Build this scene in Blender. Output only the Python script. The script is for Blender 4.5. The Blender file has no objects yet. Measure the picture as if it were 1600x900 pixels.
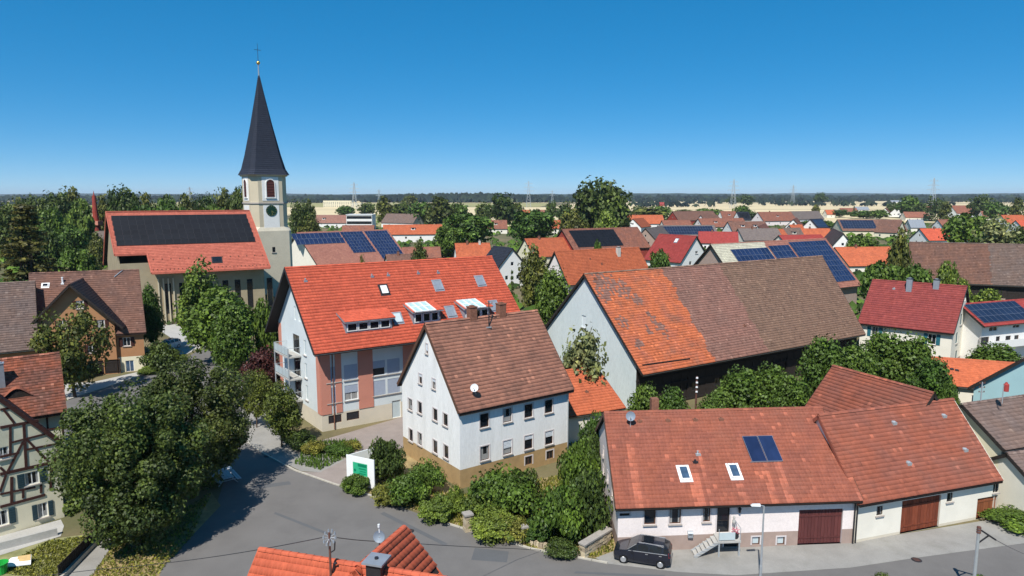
import bpy, math, random
import numpy as np
from mathutils import Vector, Matrix
R = math.radians
rng = np.random.default_rng(7)
random.seed(7)
sc = bpy.context.scene
COL = sc.collection

# ------------------------------------------------------------------ camera, sky, sun
CAMH, FPX, HOR = 26.0, 1067.0, 305.0
PITCH = math.atan((450 - HOR) / FPX)
cd = bpy.data.cameras.new('camera'); cam = bpy.data.objects.new('camera', cd); COL.objects.link(cam)
cam.location = (0, 0, CAMH); cam.rotation_euler = (math.pi / 2 - PITCH, 0, 0)
cd.sensor_width = 36; cd.lens = FPX / 1600 * 36; cd.clip_start = .5; cd.clip_end = 30000
sc.camera = cam
SUN_AZ, SUN_EL = R(198), R(53)
wd = bpy.data.worlds.new('World'); sc.world = wd; wd.use_nodes = True
nt = wd.node_tree; bg = nt.nodes['Background']
sky = nt.nodes.new('ShaderNodeTexSky'); sky.sky_type = 'NISHITA'; sky.sun_disc = False
sky.sun_elevation = SUN_EL; sky.sun_rotation = SUN_AZ
sky.altitude = 3000; sky.air_density = .65; sky.dust_density = 0; sky.ozone_density = 8.5
hs = nt.nodes.new('ShaderNodeHueSaturation'); hs.inputs['Saturation'].default_value = 1.74; hs.inputs['Hue'].default_value = .495; hs.inputs['Value'].default_value = 1.73
gm = nt.nodes.new('ShaderNodeGamma'); gm.inputs['Gamma'].default_value = .49
nt.links.new(sky.outputs[0], gm.inputs['Color']); nt.links.new(gm.outputs[0], hs.inputs['Color']); nt.links.new(hs.outputs[0], bg.inputs['Color'])
bg.inputs['Strength'].default_value = .15
sl = bpy.data.lights.new('sun', 'SUN'); sun = bpy.data.objects.new('sun', sl); COL.objects.link(sun)
sl.energy = 4.8; sl.angle = R(.53); sl.color = (1, .95, .87)
sdir = Vector((math.sin(SUN_AZ) * math.cos(SUN_EL), math.cos(SUN_AZ) * math.cos(SUN_EL), math.sin(SUN_EL)))
sun.rotation_euler = sdir.to_track_quat('Z', 'Y').to_euler(); sun.location = (-30, -60, 80)
sc.view_settings.view_transform = 'Standard'; sc.view_settings.look = 'None'
sc.view_settings.exposure = .25; sc.view_settings.gamma = 1
sc.render.engine = 'CYCLES'
sc.cycles.use_denoising = True; sc.cycles.max_bounces = 6; sc.cycles.transparent_max_bounces = 4
sc.cycles.volume_bounces = 0

# ------------------------------------------------------------------ survey helpers: sight lines of the survey photograph to places on the ground
_fw = np.array([0, math.cos(PITCH), -math.sin(PITCH)]); _up = np.array([0, math.sin(PITCH), math.cos(PITCH)])
CAM = np.array([0, 0, CAMH])
def ray(x, y): return np.array([(x - 800) / FPX, 0, 0]) - (y - 450) / FPX * _up + _fw
def at(x, y, z=0.):
    d = ray(x, y); return CAM + d * ((z - CAMH) / d[2])
def dep(x, y, D):
    d = ray(x, y); return CAM + d * (D / d[1])

# ------------------------------------------------------------------ materials
def mat(name, col, rough=.8, var=.12, scale=3., col2=None, c2amt=.5, metal=0, bump=0, attr=None, spec=.3, trans=0, coat=0, stain=None, tree=False, stretch=None, fine=0, fa=.06):
    m = bpy.data.materials.new(name); m.use_nodes = True
    t = m.node_tree; N = t.nodes; K = t.links
    b = N['Principled BSDF']; b.inputs['Roughness'].default_value = rough; b.inputs['Metallic'].default_value = metal
    b.inputs['Specular IOR Level'].default_value = spec
    if coat: b.inputs['Coat Weight'].default_value = coat; b.inputs['Coat Roughness'].default_value = .05
    tc = N.new('ShaderNodeTexCoord'); src = tc.outputs['Object']
    if stretch:
        mp = N.new('ShaderNodeMapping'); mp.inputs['Scale'].default_value = stretch; K.new(src, mp.inputs[0]); src = mp.outputs[0]
    def noise(s, det=6, rg=.6):
        n = N.new('ShaderNodeTexNoise'); n.inputs['Scale'].default_value = s; n.inputs['Detail'].default_value = det; n.inputs['Roughness'].default_value = rg
        K.new(src, n.inputs['Vector']); return n.outputs['Fac']
    def rng_(f, a, b_, c, d):
        q = N.new('ShaderNodeMapRange'); q.inputs[1].default_value = a; q.inputs[2].default_value = b_; q.inputs[3].default_value = c; q.inputs[4].default_value = d
        K.new(f, q.inputs[0]); return q.outputs[0]
    def mix(f, a, b_, mode='MIX'):
        q = N.new('ShaderNodeMix'); q.data_type = 'RGBA'; q.blend_type = mode
        for s, v in ((q.inputs[0], f), (q.inputs[6], a), (q.inputs[7], b_)):
            if isinstance(v, (int, float)): s.default_value = v
            elif isinstance(v, tuple): s.default_value = (*v, 1)
            else: K.new(v, s)
        return q.outputs[2]
    c = tuple(col)
    if col2: c = mix(rng_(noise(scale * .35, 5), .5 - .12, .5 + .12, 0, 1), c, tuple(col2)) if c2amt == .5 else mix(rng_(noise(scale * .35, 5), 1 - c2amt - .1, 1 - c2amt + .1, 0, 1), c, tuple(col2))
    if attr:
        a = N.new('ShaderNodeAttribute'); a.attribute_name = 'rnd'
        cr = N.new('ShaderNodeValToRGB'); e = cr.color_ramp.elements
        for i, (p, cc) in enumerate(attr):
            el = e[i] if i < 2 else e.new(p)
            el.position = p; el.color = (*cc, 1)
        K.new(a.outputs['Fac'], cr.inputs[0]); c = mix(1., c, cr.outputs[0], 'MULTIPLY')
    if stain:
        sc_, sa, scol = stain; c = mix(rng_(noise(sc_, 7, .7), .5, .72, 0, sa), c, scol)
    if fine:
        c = mix(1., c, mix(rng_(noise(fine, 2), .3, .7, 0, 1), (1 - fa,) * 3, (1 + fa,) * 3), 'MULTIPLY')
    if var: c = mix(1., c, mix(rng_(noise(scale), .3, .7, 0, 1), (1 - var,) * 3, (1 + var,) * 3), 'MULTIPLY')
    if tree:
        oi = N.new('ShaderNodeObjectInfo'); c = mix(1., c, mix(oi.outputs['Random'], (.72, .8, .75), (1.25, 1.12, 1.)), 'MULTIPLY')
    if isinstance(c, tuple): b.inputs['Base Color'].default_value = (*c, 1)
    else: K.new(c, b.inputs['Base Color'])
    if bump:
        bp = N.new('ShaderNodeBump'); bp.inputs['Strength'].default_value = bump; bp.inputs['Distance'].default_value = .03
        K.new(noise(scale * 4, 4), bp.inputs['Height']); K.new(bp.outputs[0], b.inputs['Normal'])
    if trans:
        tl = N.new('ShaderNodeBsdfTranslucent'); ms = N.new('ShaderNodeMixShader'); ms.inputs[0].default_value = trans
        if isinstance(c, tuple): tl.inputs[0].default_value = (*c, 1)
        else: K.new(c, tl.inputs[0])
        K.new(b.outputs[0], ms.inputs[1]); K.new(tl.outputs[0], ms.inputs[2]); K.new(ms.outputs[0], N['Material Output'].inputs[0])
    return m
TR = [(0, (.62, .6, .6)), (.35, (.92, .9, .88)), (.7, (1.05, 1.03, 1.)), (1, (1.35, 1.4, 1.35))]
TRm = [(0, (.8, .79, .79)), (.35, (.95, .94, .93)), (.7, (1.03, 1.02, 1.)), (.88, (1.16, 1.15, 1.1)), (1, (1.55, 1.5, 1.42))]
TRs = [(0, (.8, .78, .78)), (.5, (1, 1, 1)), (1, (1.16, 1.18, 1.15))]
def roofm(name, col, col2=None, tr=TR, stain=(.5, .5, (.16, .11, .085)), c2=.5, sc_=1.):
    return mat(name, col, .85, .12, 1.3 * sc_, col2=col2, c2amt=c2, attr=tr, stain=stain, spec=.2, fine=6)
M = dict(
 apt=roofm('roof_orange_red', (0.600, 0.118, 0.064), (0.540, 0.107, 0.060), TRs, (.25, .25, (.3, .06, .035))),
 church=roofm('roof_salmon', (0.550, 0.157, 0.105), (0.506, 0.140, 0.094), TRs, (.3, .2, (.3, .1, .07))),
 white=roofm('roof_brown_red', (0.367, 0.169, 0.116), (0.298, 0.142, 0.102), TRm, (.9, .45, (.12, .075, .055))),
 fr1=roofm('roof_weathered_orange', (0.303, 0.099, 0.062), (0.262, 0.090, 0.062), TRm, (.35, .35, (.2, .1, .075))),
 fr2=roofm('roof_weathered_red', (0.324, 0.102, 0.063), (0.267, 0.098, 0.070), TRm, (.3, .5, (.19, .1, .075))),
 barnA=roofm('roof_barn_orange', (0.598, 0.168, 0.075), (0.506, 0.157, 0.092), TR, (.35, .75, (.2, .12, .09)), .42),
 barnB=roofm('roof_barn_rose', (0.310, 0.157, 0.123), (0.275, 0.149, 0.119), TR, (.5, .35, (.16, .1, .08))),
 barnC=roofm('roof_barn_brown', (0.253, 0.155, 0.111), (0.226, 0.139, 0.102), TR, (.7, .4, (.11, .085, .065))),
 orange=roofm('roof_orange', (0.52, 0.14, 0.065), (0.47, 0.125, 0.06), TRs, (.5, .3, (.25, .09, .05))),
 red=roofm('roof_red', (0.288, 0.063, 0.056), (0.264, 0.058, 0.055), TRs, (.4, .1, (.25, .05, .04))),
 rosy=roofm('roof_rose_red', (.33, .055, .05), None, TRs, (.4, .2, (.2, .06, .05))),
 brown=roofm('roof_brown', (0.230, 0.119, 0.088), (0.187, 0.106, 0.086), TR, (.6, .3, (.1, .06, .05))),
 rust=roofm('roof_rust', (0.315, 0.128, 0.086), (0.255, 0.114, 0.086), TR, (.6, .4, (.15, .085, .065))),
 creamsheet=roofm('roof_cream_sheet', (.62, .58, .44), (.58, .54, .42), TRs, (.4, .1, (.4, .38, .3))), pinkroof=roofm('roof_pink', (.42, .19, .14), (.38, .165, .125), TRs, (.4, .3, (.3, .13, .1))),
 grey=roofm('roof_grey', (0.19, 0.155, 0.145), (0.2, 0.165, 0.15), TRs, (.7, .3, (.09, .075, .07))),
 dusk=roofm('roof_grey_brown', (0.183, 0.136, 0.123), (0.200, 0.136, 0.114), TR, (.6, .35, (.095, .075, .07))),
 slate=roofm('roof_slate', (.030, .036, .054), None, TRs, (.5, .2, (.022, .024, .03))),
 patch=roofm('roof_old_patchy', (0.357, 0.123, 0.072), (0.221, 0.106, 0.081), [(0, (.4, .4, .42)), (.4, (.8, .75, .7)), (.7, (1.1, 1, 1)), (1, (1.7, 1.8, 1.8))], (.9, .6, (.13, .075, .06))),
 fg=roofm('roof_bright_orange', (0.513, 0.119, 0.060), (0.475, 0.104, 0.058), TRs, (1.2, .3, (.33, .08, .05))),
 white_wall=mat('plaster_white', (.80, .80, .78), .9, .05, .8, stain=(.7, .45, (.60, .61, .58)), fine=9, stretch=(1, 1, .22)),
 white2=mat('plaster_clean_white', (.80, .79, .76), .9, .04, .6, fine=8),
 bluewhite=mat('plaster_pale_blue', (.64, .69, .70), .9, .05, .5, stain=(.35, .4, (.47, .54, .55))),
 barnwall=mat('plaster_barn', (.60, .66, .66), .9, .06, .4, stain=(.4, .6, (.43, .50, .50)), fine=5, stretch=(1, 1, .3)),
 teal=mat('plaster_teal', (.36, .55, .58), .9, .05, .5),
 cream=mat('plaster_cream', (.72, .67, .50), .9, .05, .8, stain=(.5, .3, (.6, .56, .42))),
 cream2=mat('plaster_light_cream', (.78, .74, .64), .9, .05, .8),
 pinkwhite=mat('plaster_pinkish', (.80, .72, .69), .9, .04, .8, fine=8),
 taupe=mat('plinth_taupe', (.36, .27, .23), .9, .1, 1.5),
 tan=mat('plinth_ochre', (.40, .27, .13), .9, .12, 1.5, stain=(.8, .5, (.28, .19, .1))),
 salmon=mat('plaster_salmon', (.56, .235, .17), .9, .05, .8),
 plinth_cream=mat('plinth_cream', (.62, .56, .45), .9, .06, .8),
 ochre=mat('plaster_ochre', (.40, .205, .10), .9, .07, .8),
 stonewall=mat('church_render', (.36, .30, .20), .9, .08, .6, stain=(.4, .4, (.29, .245, .165))),
 lightrender=mat('tower_beige', (.55, .48, .35), .9, .06, .4, stain=(.3, .3, (.47, .42, .32))),
 towergrey=mat('tower_shaft_grey', (.58, .53, .42), .9, .07, .4, fine=4),
 timberfill=mat('infill_beige', (.62, .60, .46), .92, .08, 1.2, stain=(.9, .4, (.42, .40, .29))),
 timber=mat('timber_dark_red', (.055, .02, .016), .8, .2, 5),
 darkwood=mat('wood_dark', (.028, .022, .019), .85, .35, 2, stretch=(6, 6, .8)),
 gate1=mat('gate_maroon', (.11, .032, .03), .75, .25, 2.5, attr=TRs, stretch=(6, 6, .6)),
 gate2=mat('gate_red_brown', (.20, .048, .022), .75, .35, 2.5, attr=TRs, stretch=(6, 6, .6), stain=(1.2, .5, (.12, .05, .035))),
 gate3=mat('gate_tan_brown', (.26, .085, .035), .7, .15, 2.5, attr=TRs, stretch=(6, 6, .6)),
 board=mat('board_light_wood', (.55, .38, .17), .7, .15, 3),
 shutter=mat('shutter_petrol', (.025, .055, .07), .6, .1, 3),
 shutter2=mat('shutter_teal', (.02, .13, .17), .6, .1, 3),
 shutter3=mat('shutter_brown', (.06, .02, .015), .6, .1, 3),
 louvre=mat('louvre_maroon', (.09, .025, .022), .7, .1, 3),
 frame=mat('frame_white', (.78, .78, .76), .5, .03, 3),
 framebrown=mat('frame_brown', (.11, .055, .035), .6, .1, 3),
 sill=mat('sill_stone', (.40, .36, .33), .8, .12, 5),
 blind=mat('roller_blind', (.62, .66, .70), .6, .04, 3),
 blind2=mat('roller_blind_grey', (.38, .43, .52), .6, .04, 3),
 glass=mat('window_glass', (.012, .015, .02), .08, 0, spec=.6),
 glassb=mat('window_glass_bluish', (.05, .09, .15), .12, .3, 2, spec=.6),
 canopy=mat('canopy_glass', (.42, .62, .62), .2, .1, 2, spec=.6),
 surround=mat('window_surround', (.60, .55, .54), .85, .05, 3),
 curtain=mat('curtain', (.30, .30, .29), .8, .1, 6),
 frost=mat('frosted_glass', (.5, .58, .6), .35, .05, 2, spec=.5),
 metal=mat('zinc', (.42, .45, .48), .45, .1, 3, metal=.6),
 lead=mat('lead_sheet', (.30, .33, .37), .5, .1, 3, metal=.3),
 darkmetal=mat('metal_dark', (.04, .04, .045), .5, .1, 3, metal=.4),
 steel=mat('galvanised_steel', (.5, .53, .55), .45, .08, 4, metal=.5),
 rustpole=mat('pole_rusty', (.13, .06, .045), .7, .25, 4),
 woodpole=mat('pole_wood', (.20, .15, .11), .85, .2, 4),
 dish=mat('dish_grey', (.22, .27, .33), .5, .05, 3), dishw=mat('dish_white', (.75, .77, .78), .5, .05, 3),
 panel=mat('solar_blue', (.016, .028, .078), .22, .25, 1.5, spec=.6, attr=TRs),
 panelk=mat('solar_black', (.010, .011, .015), .5, .15, 1.5, spec=.2, attr=TRs),
 panelg=mat('solar_dark_blue', (.014, .022, .05), .3, .25, 1.5, spec=.5, attr=TRs),
 panelframe=mat('panel_frame', (.33, .36, .42), .4, 0, metal=.5),
 brick=mat('chimney_brick', (.22, .10, .065), .9, .3, 6), chimw=mat('chimney_render', (.55, .52, .47), .9, .1, 2),
 redbrick=mat('stack_red', (.30, .05, .035), .85, .2, 1),
 green=mat('clock_green', (.008, .038, .02), .5, .1, 2), gold=mat('gold_leaf', (.75, .5, .15), .3, 0, metal=.9),
 signgreen=mat('sign_green', (.03, .42, .22), .5, .03, 2), signdk=mat('sign_dark_green', (.0, .2, .1), .5, .03, 2), signw=mat('sign_white', (.82, .84, .84), .5, .02, 2),
 asphalt=mat('asphalt', (.158, .150, .143), .9, .08, .35, stain=(.22, .75, (.128, .122, .117)), fine=14),
 patch_asphalt=mat('asphalt_patch', (.115, .118, .122), .9, .06, .5, fine=14),
 pave=mat('paving_grey', (.29, .28, .26), .9, .1, .7, stain=(.4, .6, (.215, .205, .18)), fine=10),
 cobble=mat('cobble_pinkish', (.29, .245, .22), .9, .1, .7, stain=(.5, .5, (.235, .21, .19)), fine=9),
 concrete=mat('concrete_light', (.42, .41, .385), .9, .08, .8, fine=6),
 kerbm=mat('kerb_stone', (.46, .43, .37), .9, .12, 1.5),
 ground=mat('soil_and_grass', (.10, .105, .045), .95, .2, .15, col2=(.20, .155, .085), stain=(.06, .5, (.075, .09, .035)), fine=3),
 lawn=mat('dry_lawn', (.30, .28, .14), .95, .2, 1.2, col2=(.2, .21, .085), fine=7),
 dry=mat('dry_grass', (.36, .27, .13), .95, .2, 1.5, col2=(.24, .19, .09), fine=7),
 wheat=mat('stubble', (.60, .49, .29), .95, .06, .012, col2=(.70, .57, .34), stretch=(.25, 1.6, 1)),
 meadow=mat('meadow', (.27, .27, .10), .95, .1, .02, col2=(.40, .35, .16), stretch=(.3, 1.5, 1)),
 hillm=mat('hill_wood', (.018, .034, .02), .95, .3, .02, col2=(.028, .045, .022)),
 stone=mat('rubble_stone', (.42, .35, .25), .95, .15, 2, attr=TR, fine=8),
 stonecap=mat('stone_cap', (.34, .31, .28), .9, .15, 3, fine=8),
 paint=mat('car_paint_black', (.010, .012, .022), .25, 0, spec=.6, coat=.6), paintw=mat('car_paint_white', (.75, .76, .78), .3, 0, coat=.5), paintb=mat('car_paint_blue', (.05, .12, .3), .3, 0, coat=.5), paintg=mat('car_paint_grey', (.2, .21, .23), .3, 0, coat=.5),
 tyre=mat('tyre_rubber', (.012, .012, .012), .9, 0), rim=mat('rim_silver', (.55, .56, .58), .35, 0, metal=.6),
 lamp=mat('headlamp', (.75, .77, .8), .15, 0, spec=.8), tail=mat('tail_lamp', (.3, .02, .02), .3, 0),
 bark=mat('bark', (.085, .06, .042), .95, .25, 4, stretch=(3, 3, .6)),
 pink=mat('flowers_pink', (.45, .12, .16), .8, .3, 9), pot=mat('pot_dark', (.03, .03, .032), .7, 0), redlamp=mat('red_cloth', (.35, .05, .045), .7, .1, 3),
 greenpl=mat('green_plastic', (.02, .4, .06), .5, .05, 2),
)
LV = [(0, (.4, .42, .42)), (.45, (.95, .95, .95)), (.8, (1.35, 1.3, 1.1)), (1, (2.1, 1.95, 1.4))]
def leaf(name, c, c2): return mat(name, c, .55, 0, .9, col2=c2, attr=LV, trans=.22, spec=.35, tree=True)
LF = dict(
 dark=leaf('leaf_dark_green', (0.0848, 0.1267, 0.0289), (0.0656, 0.1061, 0.0271)), olive=leaf('leaf_olive', (0.1300, 0.1423, 0.0334), (0.0985, 0.1267, 0.0298)),
 mid=leaf('leaf_mid_green', (0.0958, 0.1753, 0.0285), (0.0814, 0.1393, 0.0253)), light=leaf('leaf_light_green', (0.1796, 0.2533, 0.0442), (0.1436, 0.2111, 0.0379)),
 far=leaf('leaf_far_haze_tint', (0.0240, 0.0394, 0.0273), (0.0192, 0.0325, 0.0252)), conifer=leaf('needle_dark', (0.1056, 0.1067, 0.0294), (0.0792, 0.0905, 0.0252)), conifer_old=leaf('needle_old', (0.0623, 0.0844, 0.0222), (0.0814, 0.0929, 0.0236)), purple=leaf('leaf_purple', (0.0766, 0.0253, 0.0269), (0.0958, 0.0338, 0.0316)),  # far: blue of distance haze mixed into the leaf colour of the far wood
 silver=leaf('leaf_silver_green', (0.2513, 0.2745, 0.1344), (0.1915, 0.2322, 0.0948)), yellow=leaf('leaf_dry', (0.2052, 0.2111, 0.0451), (0.1642, 0.1870, 0.0379)), street=leaf('leaf_street_tree', (0.1368, 0.1689, 0.0307), (0.1163, 0.1508, 0.0289)))

# ------------------------------------------------------------------ mesh helpers
def tag(o, label=None, cat=None, group=None, kind=None):
    if label: o['label'] = label
    if cat: o['category'] = cat
    if group: o['group'] = group
    if kind: o['kind'] = kind
    return o
def empty(name, loc=(0, 0, 0), rz=0):
    o = bpy.data.objects.new(name, None); o.location = loc; o.rotation_euler = (0, 0, rz); o.empty_display_size = .3; COL.objects.link(o); return o
def link(name, me, parent=None, mw=None):
    o = bpy.data.objects.new(name, me); COL.objects.link(o)
    if parent is not None: o.parent = parent
    if mw is not None: o.matrix_basis = mw
    return o
def np_mesh(name, V, Q, mats, rnd=None, mi=None, smooth=False):
    V = np.asarray(V, np.float32); Q = np.asarray(Q, np.int32); n = Q.shape[1]
    me = bpy.data.meshes.new(name)
    me.vertices.add(len(V)); me.vertices.foreach_set('co', V.ravel())
    me.loops.add(Q.size); me.loops.foreach_set('vertex_index', Q.ravel())
    me.polygons.add(len(Q)); me.polygons.foreach_set('loop_start', np.arange(0, Q.size, n, dtype=np.int32))
    if mi is not None: me.polygons.foreach_set('material_index', np.asarray(mi, np.int32))
    if smooth: me.polygons.foreach_set('use_smooth', np.ones(len(Q), bool))
    me.update(calc_edges=True)
    if rnd is not None:
        a = me.attributes.new('rnd', 'FLOAT', 'FACE'); a.data.foreach_set('value', np.asarray(rnd, np.float32))
    for m in (mats if isinstance(mats, (list, tuple)) else [mats]): me.materials.append(m)
    me.validate(); return me
class MB:
    def __init__(s): s.v = []; s.f = []; s.m = []; s.r = []
    def poly(s, pts, mi=0, r=.5):
        i = len(s.v); s.v += [tuple(p) for p in pts]; s.f.append(tuple(range(i, i + len(pts)))); s.m.append(mi); s.r.append(r)
    def hexa(s, p, mi=0, r=.5):           # 8 corners: bottom 0-3 ccw, top 4-7
        i = len(s.v); s.v += [tuple(q) for q in p]
        for f in ((3, 2, 1, 0), (4, 5, 6, 7), (0, 1, 5, 4), (1, 2, 6, 5), (2, 3, 7, 6), (3, 0, 4, 7)):
            s.f.append(tuple(i + k for k in f)); s.m.append(mi); s.r.append(r)
    def box(s, x0, x1, y0, y1, z0, z1, mi=0, r=.5):
        s.hexa([(x0, y0, z0), (x1, y0, z0), (x1, y1, z0), (x0, y1, z0), (x0, y0, z1), (x1, y0, z1), (x1, y1, z1), (x0, y1, z1)], mi, r)
    def bar(s, p, q, w, h, mi=0, up=(0, 0, 1), r=.5):
        p, q = Vector(p), Vector(q); d = (q - p).normalized(); u = Vector(up); x = d.cross(u)
        if x.length < 1e-4: x = d.cross(Vector((1, 0, 0)))
        x.normalize(); y = x.cross(d).normalized(); x *= w / 2; y *= h / 2
        s.hexa([p - x - y, p + x - y, q + x - y, q - x - y, p - x + y, p + x + y, q + x + y, q - x + y], mi, r)
    def tube(s, p, q, r0, r1=None, n=8, mi=0, cap=True):
        r1 = r0 if r1 is None else r1; p, q = Vector(p), Vector(q); d = (q - p).normalized()
        x = d.cross(Vector((0, 0, 1)) if abs(d.z) < .95 else Vector((1, 0, 0))).normalized(); y = d.cross(x)
        i = len(s.v)
        for c, r in ((p, r0), (q, r1)):
            for k in range(n):
                a = 2 * math.pi * k / n; s.v.append(tuple(c + x * (r * math.cos(a)) + y * (r * math.sin(a))))
        for k in range(n): s.f.append((i + k, i + (k + 1) % n, i + n + (k + 1) % n, i + n + k)); s.m.append(mi); s.r.append(.5)
        if cap:
            s.f.append(tuple(i + k for k in range(n - 1, -1, -1))); s.f.append(tuple(i + n + k for k in range(n))); s.m += [mi, mi]; s.r += [.5, .5]
    def path(s, pts, r, n=6, mi=0):
        for a, b in zip(pts[:-1], pts[1:]): s.tube(a, b, r, r, n, mi)
    def disc(s, c, nrm, r, n=20, mi=0, th=.03):
        c, d = Vector(c), Vector(nrm).normalized(); s.tube(c, c + d * th, r, r, n, mi)
    def lathe(s, prof, n=16, mi=0, c=(0, 0, 0)):
        i = len(s.v)
        for r, z in prof:
            for k in range(n): a = 2 * math.pi * k / n; s.v.append((c[0] + r * math.cos(a), c[1] + r * math.sin(a), c[2] + z))
        for j in range(len(prof) - 1):
            for k in range(n):
                s.f.append((i + j * n + k, i + j * n + (k + 1) % n, i + (j + 1) * n + (k + 1) % n, i + (j + 1) * n + k)); s.m.append(mi); s.r.append(.5)
    def mesh(s, name, mats, xf=None, smooth=False):
        me = bpy.data.meshes.new(name); me.from_pydata([xf(p) for p in s.v] if xf else s.v, [], s.f)
        for m in (mats if isinstance(mats, (list, tuple)) else [mats]): me.materials.append(m)
        me.polygons.foreach_set('material_index', s.m)
        if smooth: me.polygons.foreach_set('use_smooth', [True] * len(s.f))
        a = me.attributes.new('rnd', 'FLOAT', 'FACE'); a.data.foreach_set('value', s.r)
        me.update(); return me
    def build(s, name, mats, parent=None, xf=None, mw=None, smooth=False): return link(name, s.mesh(name, mats, xf, smooth), parent, mw)
CACHE = {}
def cached(key, fn):
    if key not in CACHE: CACHE[key] = fn()
    return CACHE[key]
def copy_tree(o, parent=None):
    c = o.copy(); COL.objects.link(c)
    if parent is not None: c.parent = parent
    for ch in list(o.children): copy_tree(ch, c)
    return c
def clip(poly, conv):
    for (ax, ay), (bx, by) in zip(conv, conv[1:] + conv[:1]):
        out = []
        for p, q in zip(poly, poly[1:] + poly[:1]):
            dp = (bx - ax) * (p[1] - ay) - (by - ay) * (p[0] - ax); dq = (bx - ax) * (q[1] - ay) - (by - ay) * (q[0] - ax)
            if dp >= -1e-9: out.append(p)
            if (dp > 1e-9 and dq < -1e-9) or (dp < -1e-9 and dq > 1e-9):
                t = dp / (dp - dq); out.append((p[0] + (q[0] - p[0]) * t, p[1] + (q[1] - p[1]) * t))
        poly = out
        if len(poly) < 3: return []
    return poly

# ------------------------------------------------------------------ houses
def tile_arrays(s0, s1, d0, d1, tw, th, prof):
    """a field of overlapping roof tiles in slope space (s along the ridge, d down the slope, h above it)"""
    nc = max(1, round((s1 - s0) / tw)); nr = max(1, round((d1 - d0) / th)); tw = (s1 - s0) / nc; th = (d1 - d0) / nr
    k = len(prof) - 1; px = np.array([p[0] for p in prof]); ph = np.array([p[1] for p in prof])
    rr, cc = np.meshgrid(np.arange(nr), np.arange(nc), indexing='ij'); rr = rr.ravel(); cc = cc.ravel(); n = len(rr)
    jit = rng.normal(0, .006, n); js = rng.normal(0, .004, n)
    V = np.zeros((n, 3 * (k + 1), 3))
    for j in range(k + 1):
        x = s0 + (cc + px[j]) * tw + js
        V[:, j] = np.stack([x, d0 + rr * th - .02, ph[j] + .012 + 0 * jit], 1)
        V[:, k + 1 + j] = np.stack([x, d0 + (rr + 1) * th + .03 + jit, ph[j] + .055 + jit], 1)
        V[:, 2 * (k + 1) + j] = np.stack([x, d0 + (rr + 1) * th + .03 + jit, 0 * jit - .01], 1)
    F = []
    for j in range(k):
        F.append([j, k + 1 + j, k + 2 + j, j + 1]); F.append([k + 1 + j, 2 * (k + 1) + j, 2 * (k + 1) + j + 1, k + 2 + j])
    F = np.array(F); Q = (F[None] + (np.arange(n) * 3 * (k + 1))[:, None, None]).reshape(-1, 4)
    rn = np.clip(rng.normal(.5, .15, n), 0, 1); rn[rng.random(n) < .012] = 1.
    return V.reshape(-1, 3), Q, np.repeat(rn, len(F))
PROF = {'flat': [(0, 0), (1, 0)], 'pan': [(0, 0), (.3, .035), (.62, .005), (1, 0)], 'wave': [(0, .03), (.25, 0), (.5, .03), (.75, 0), (1, .03)]}
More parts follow.
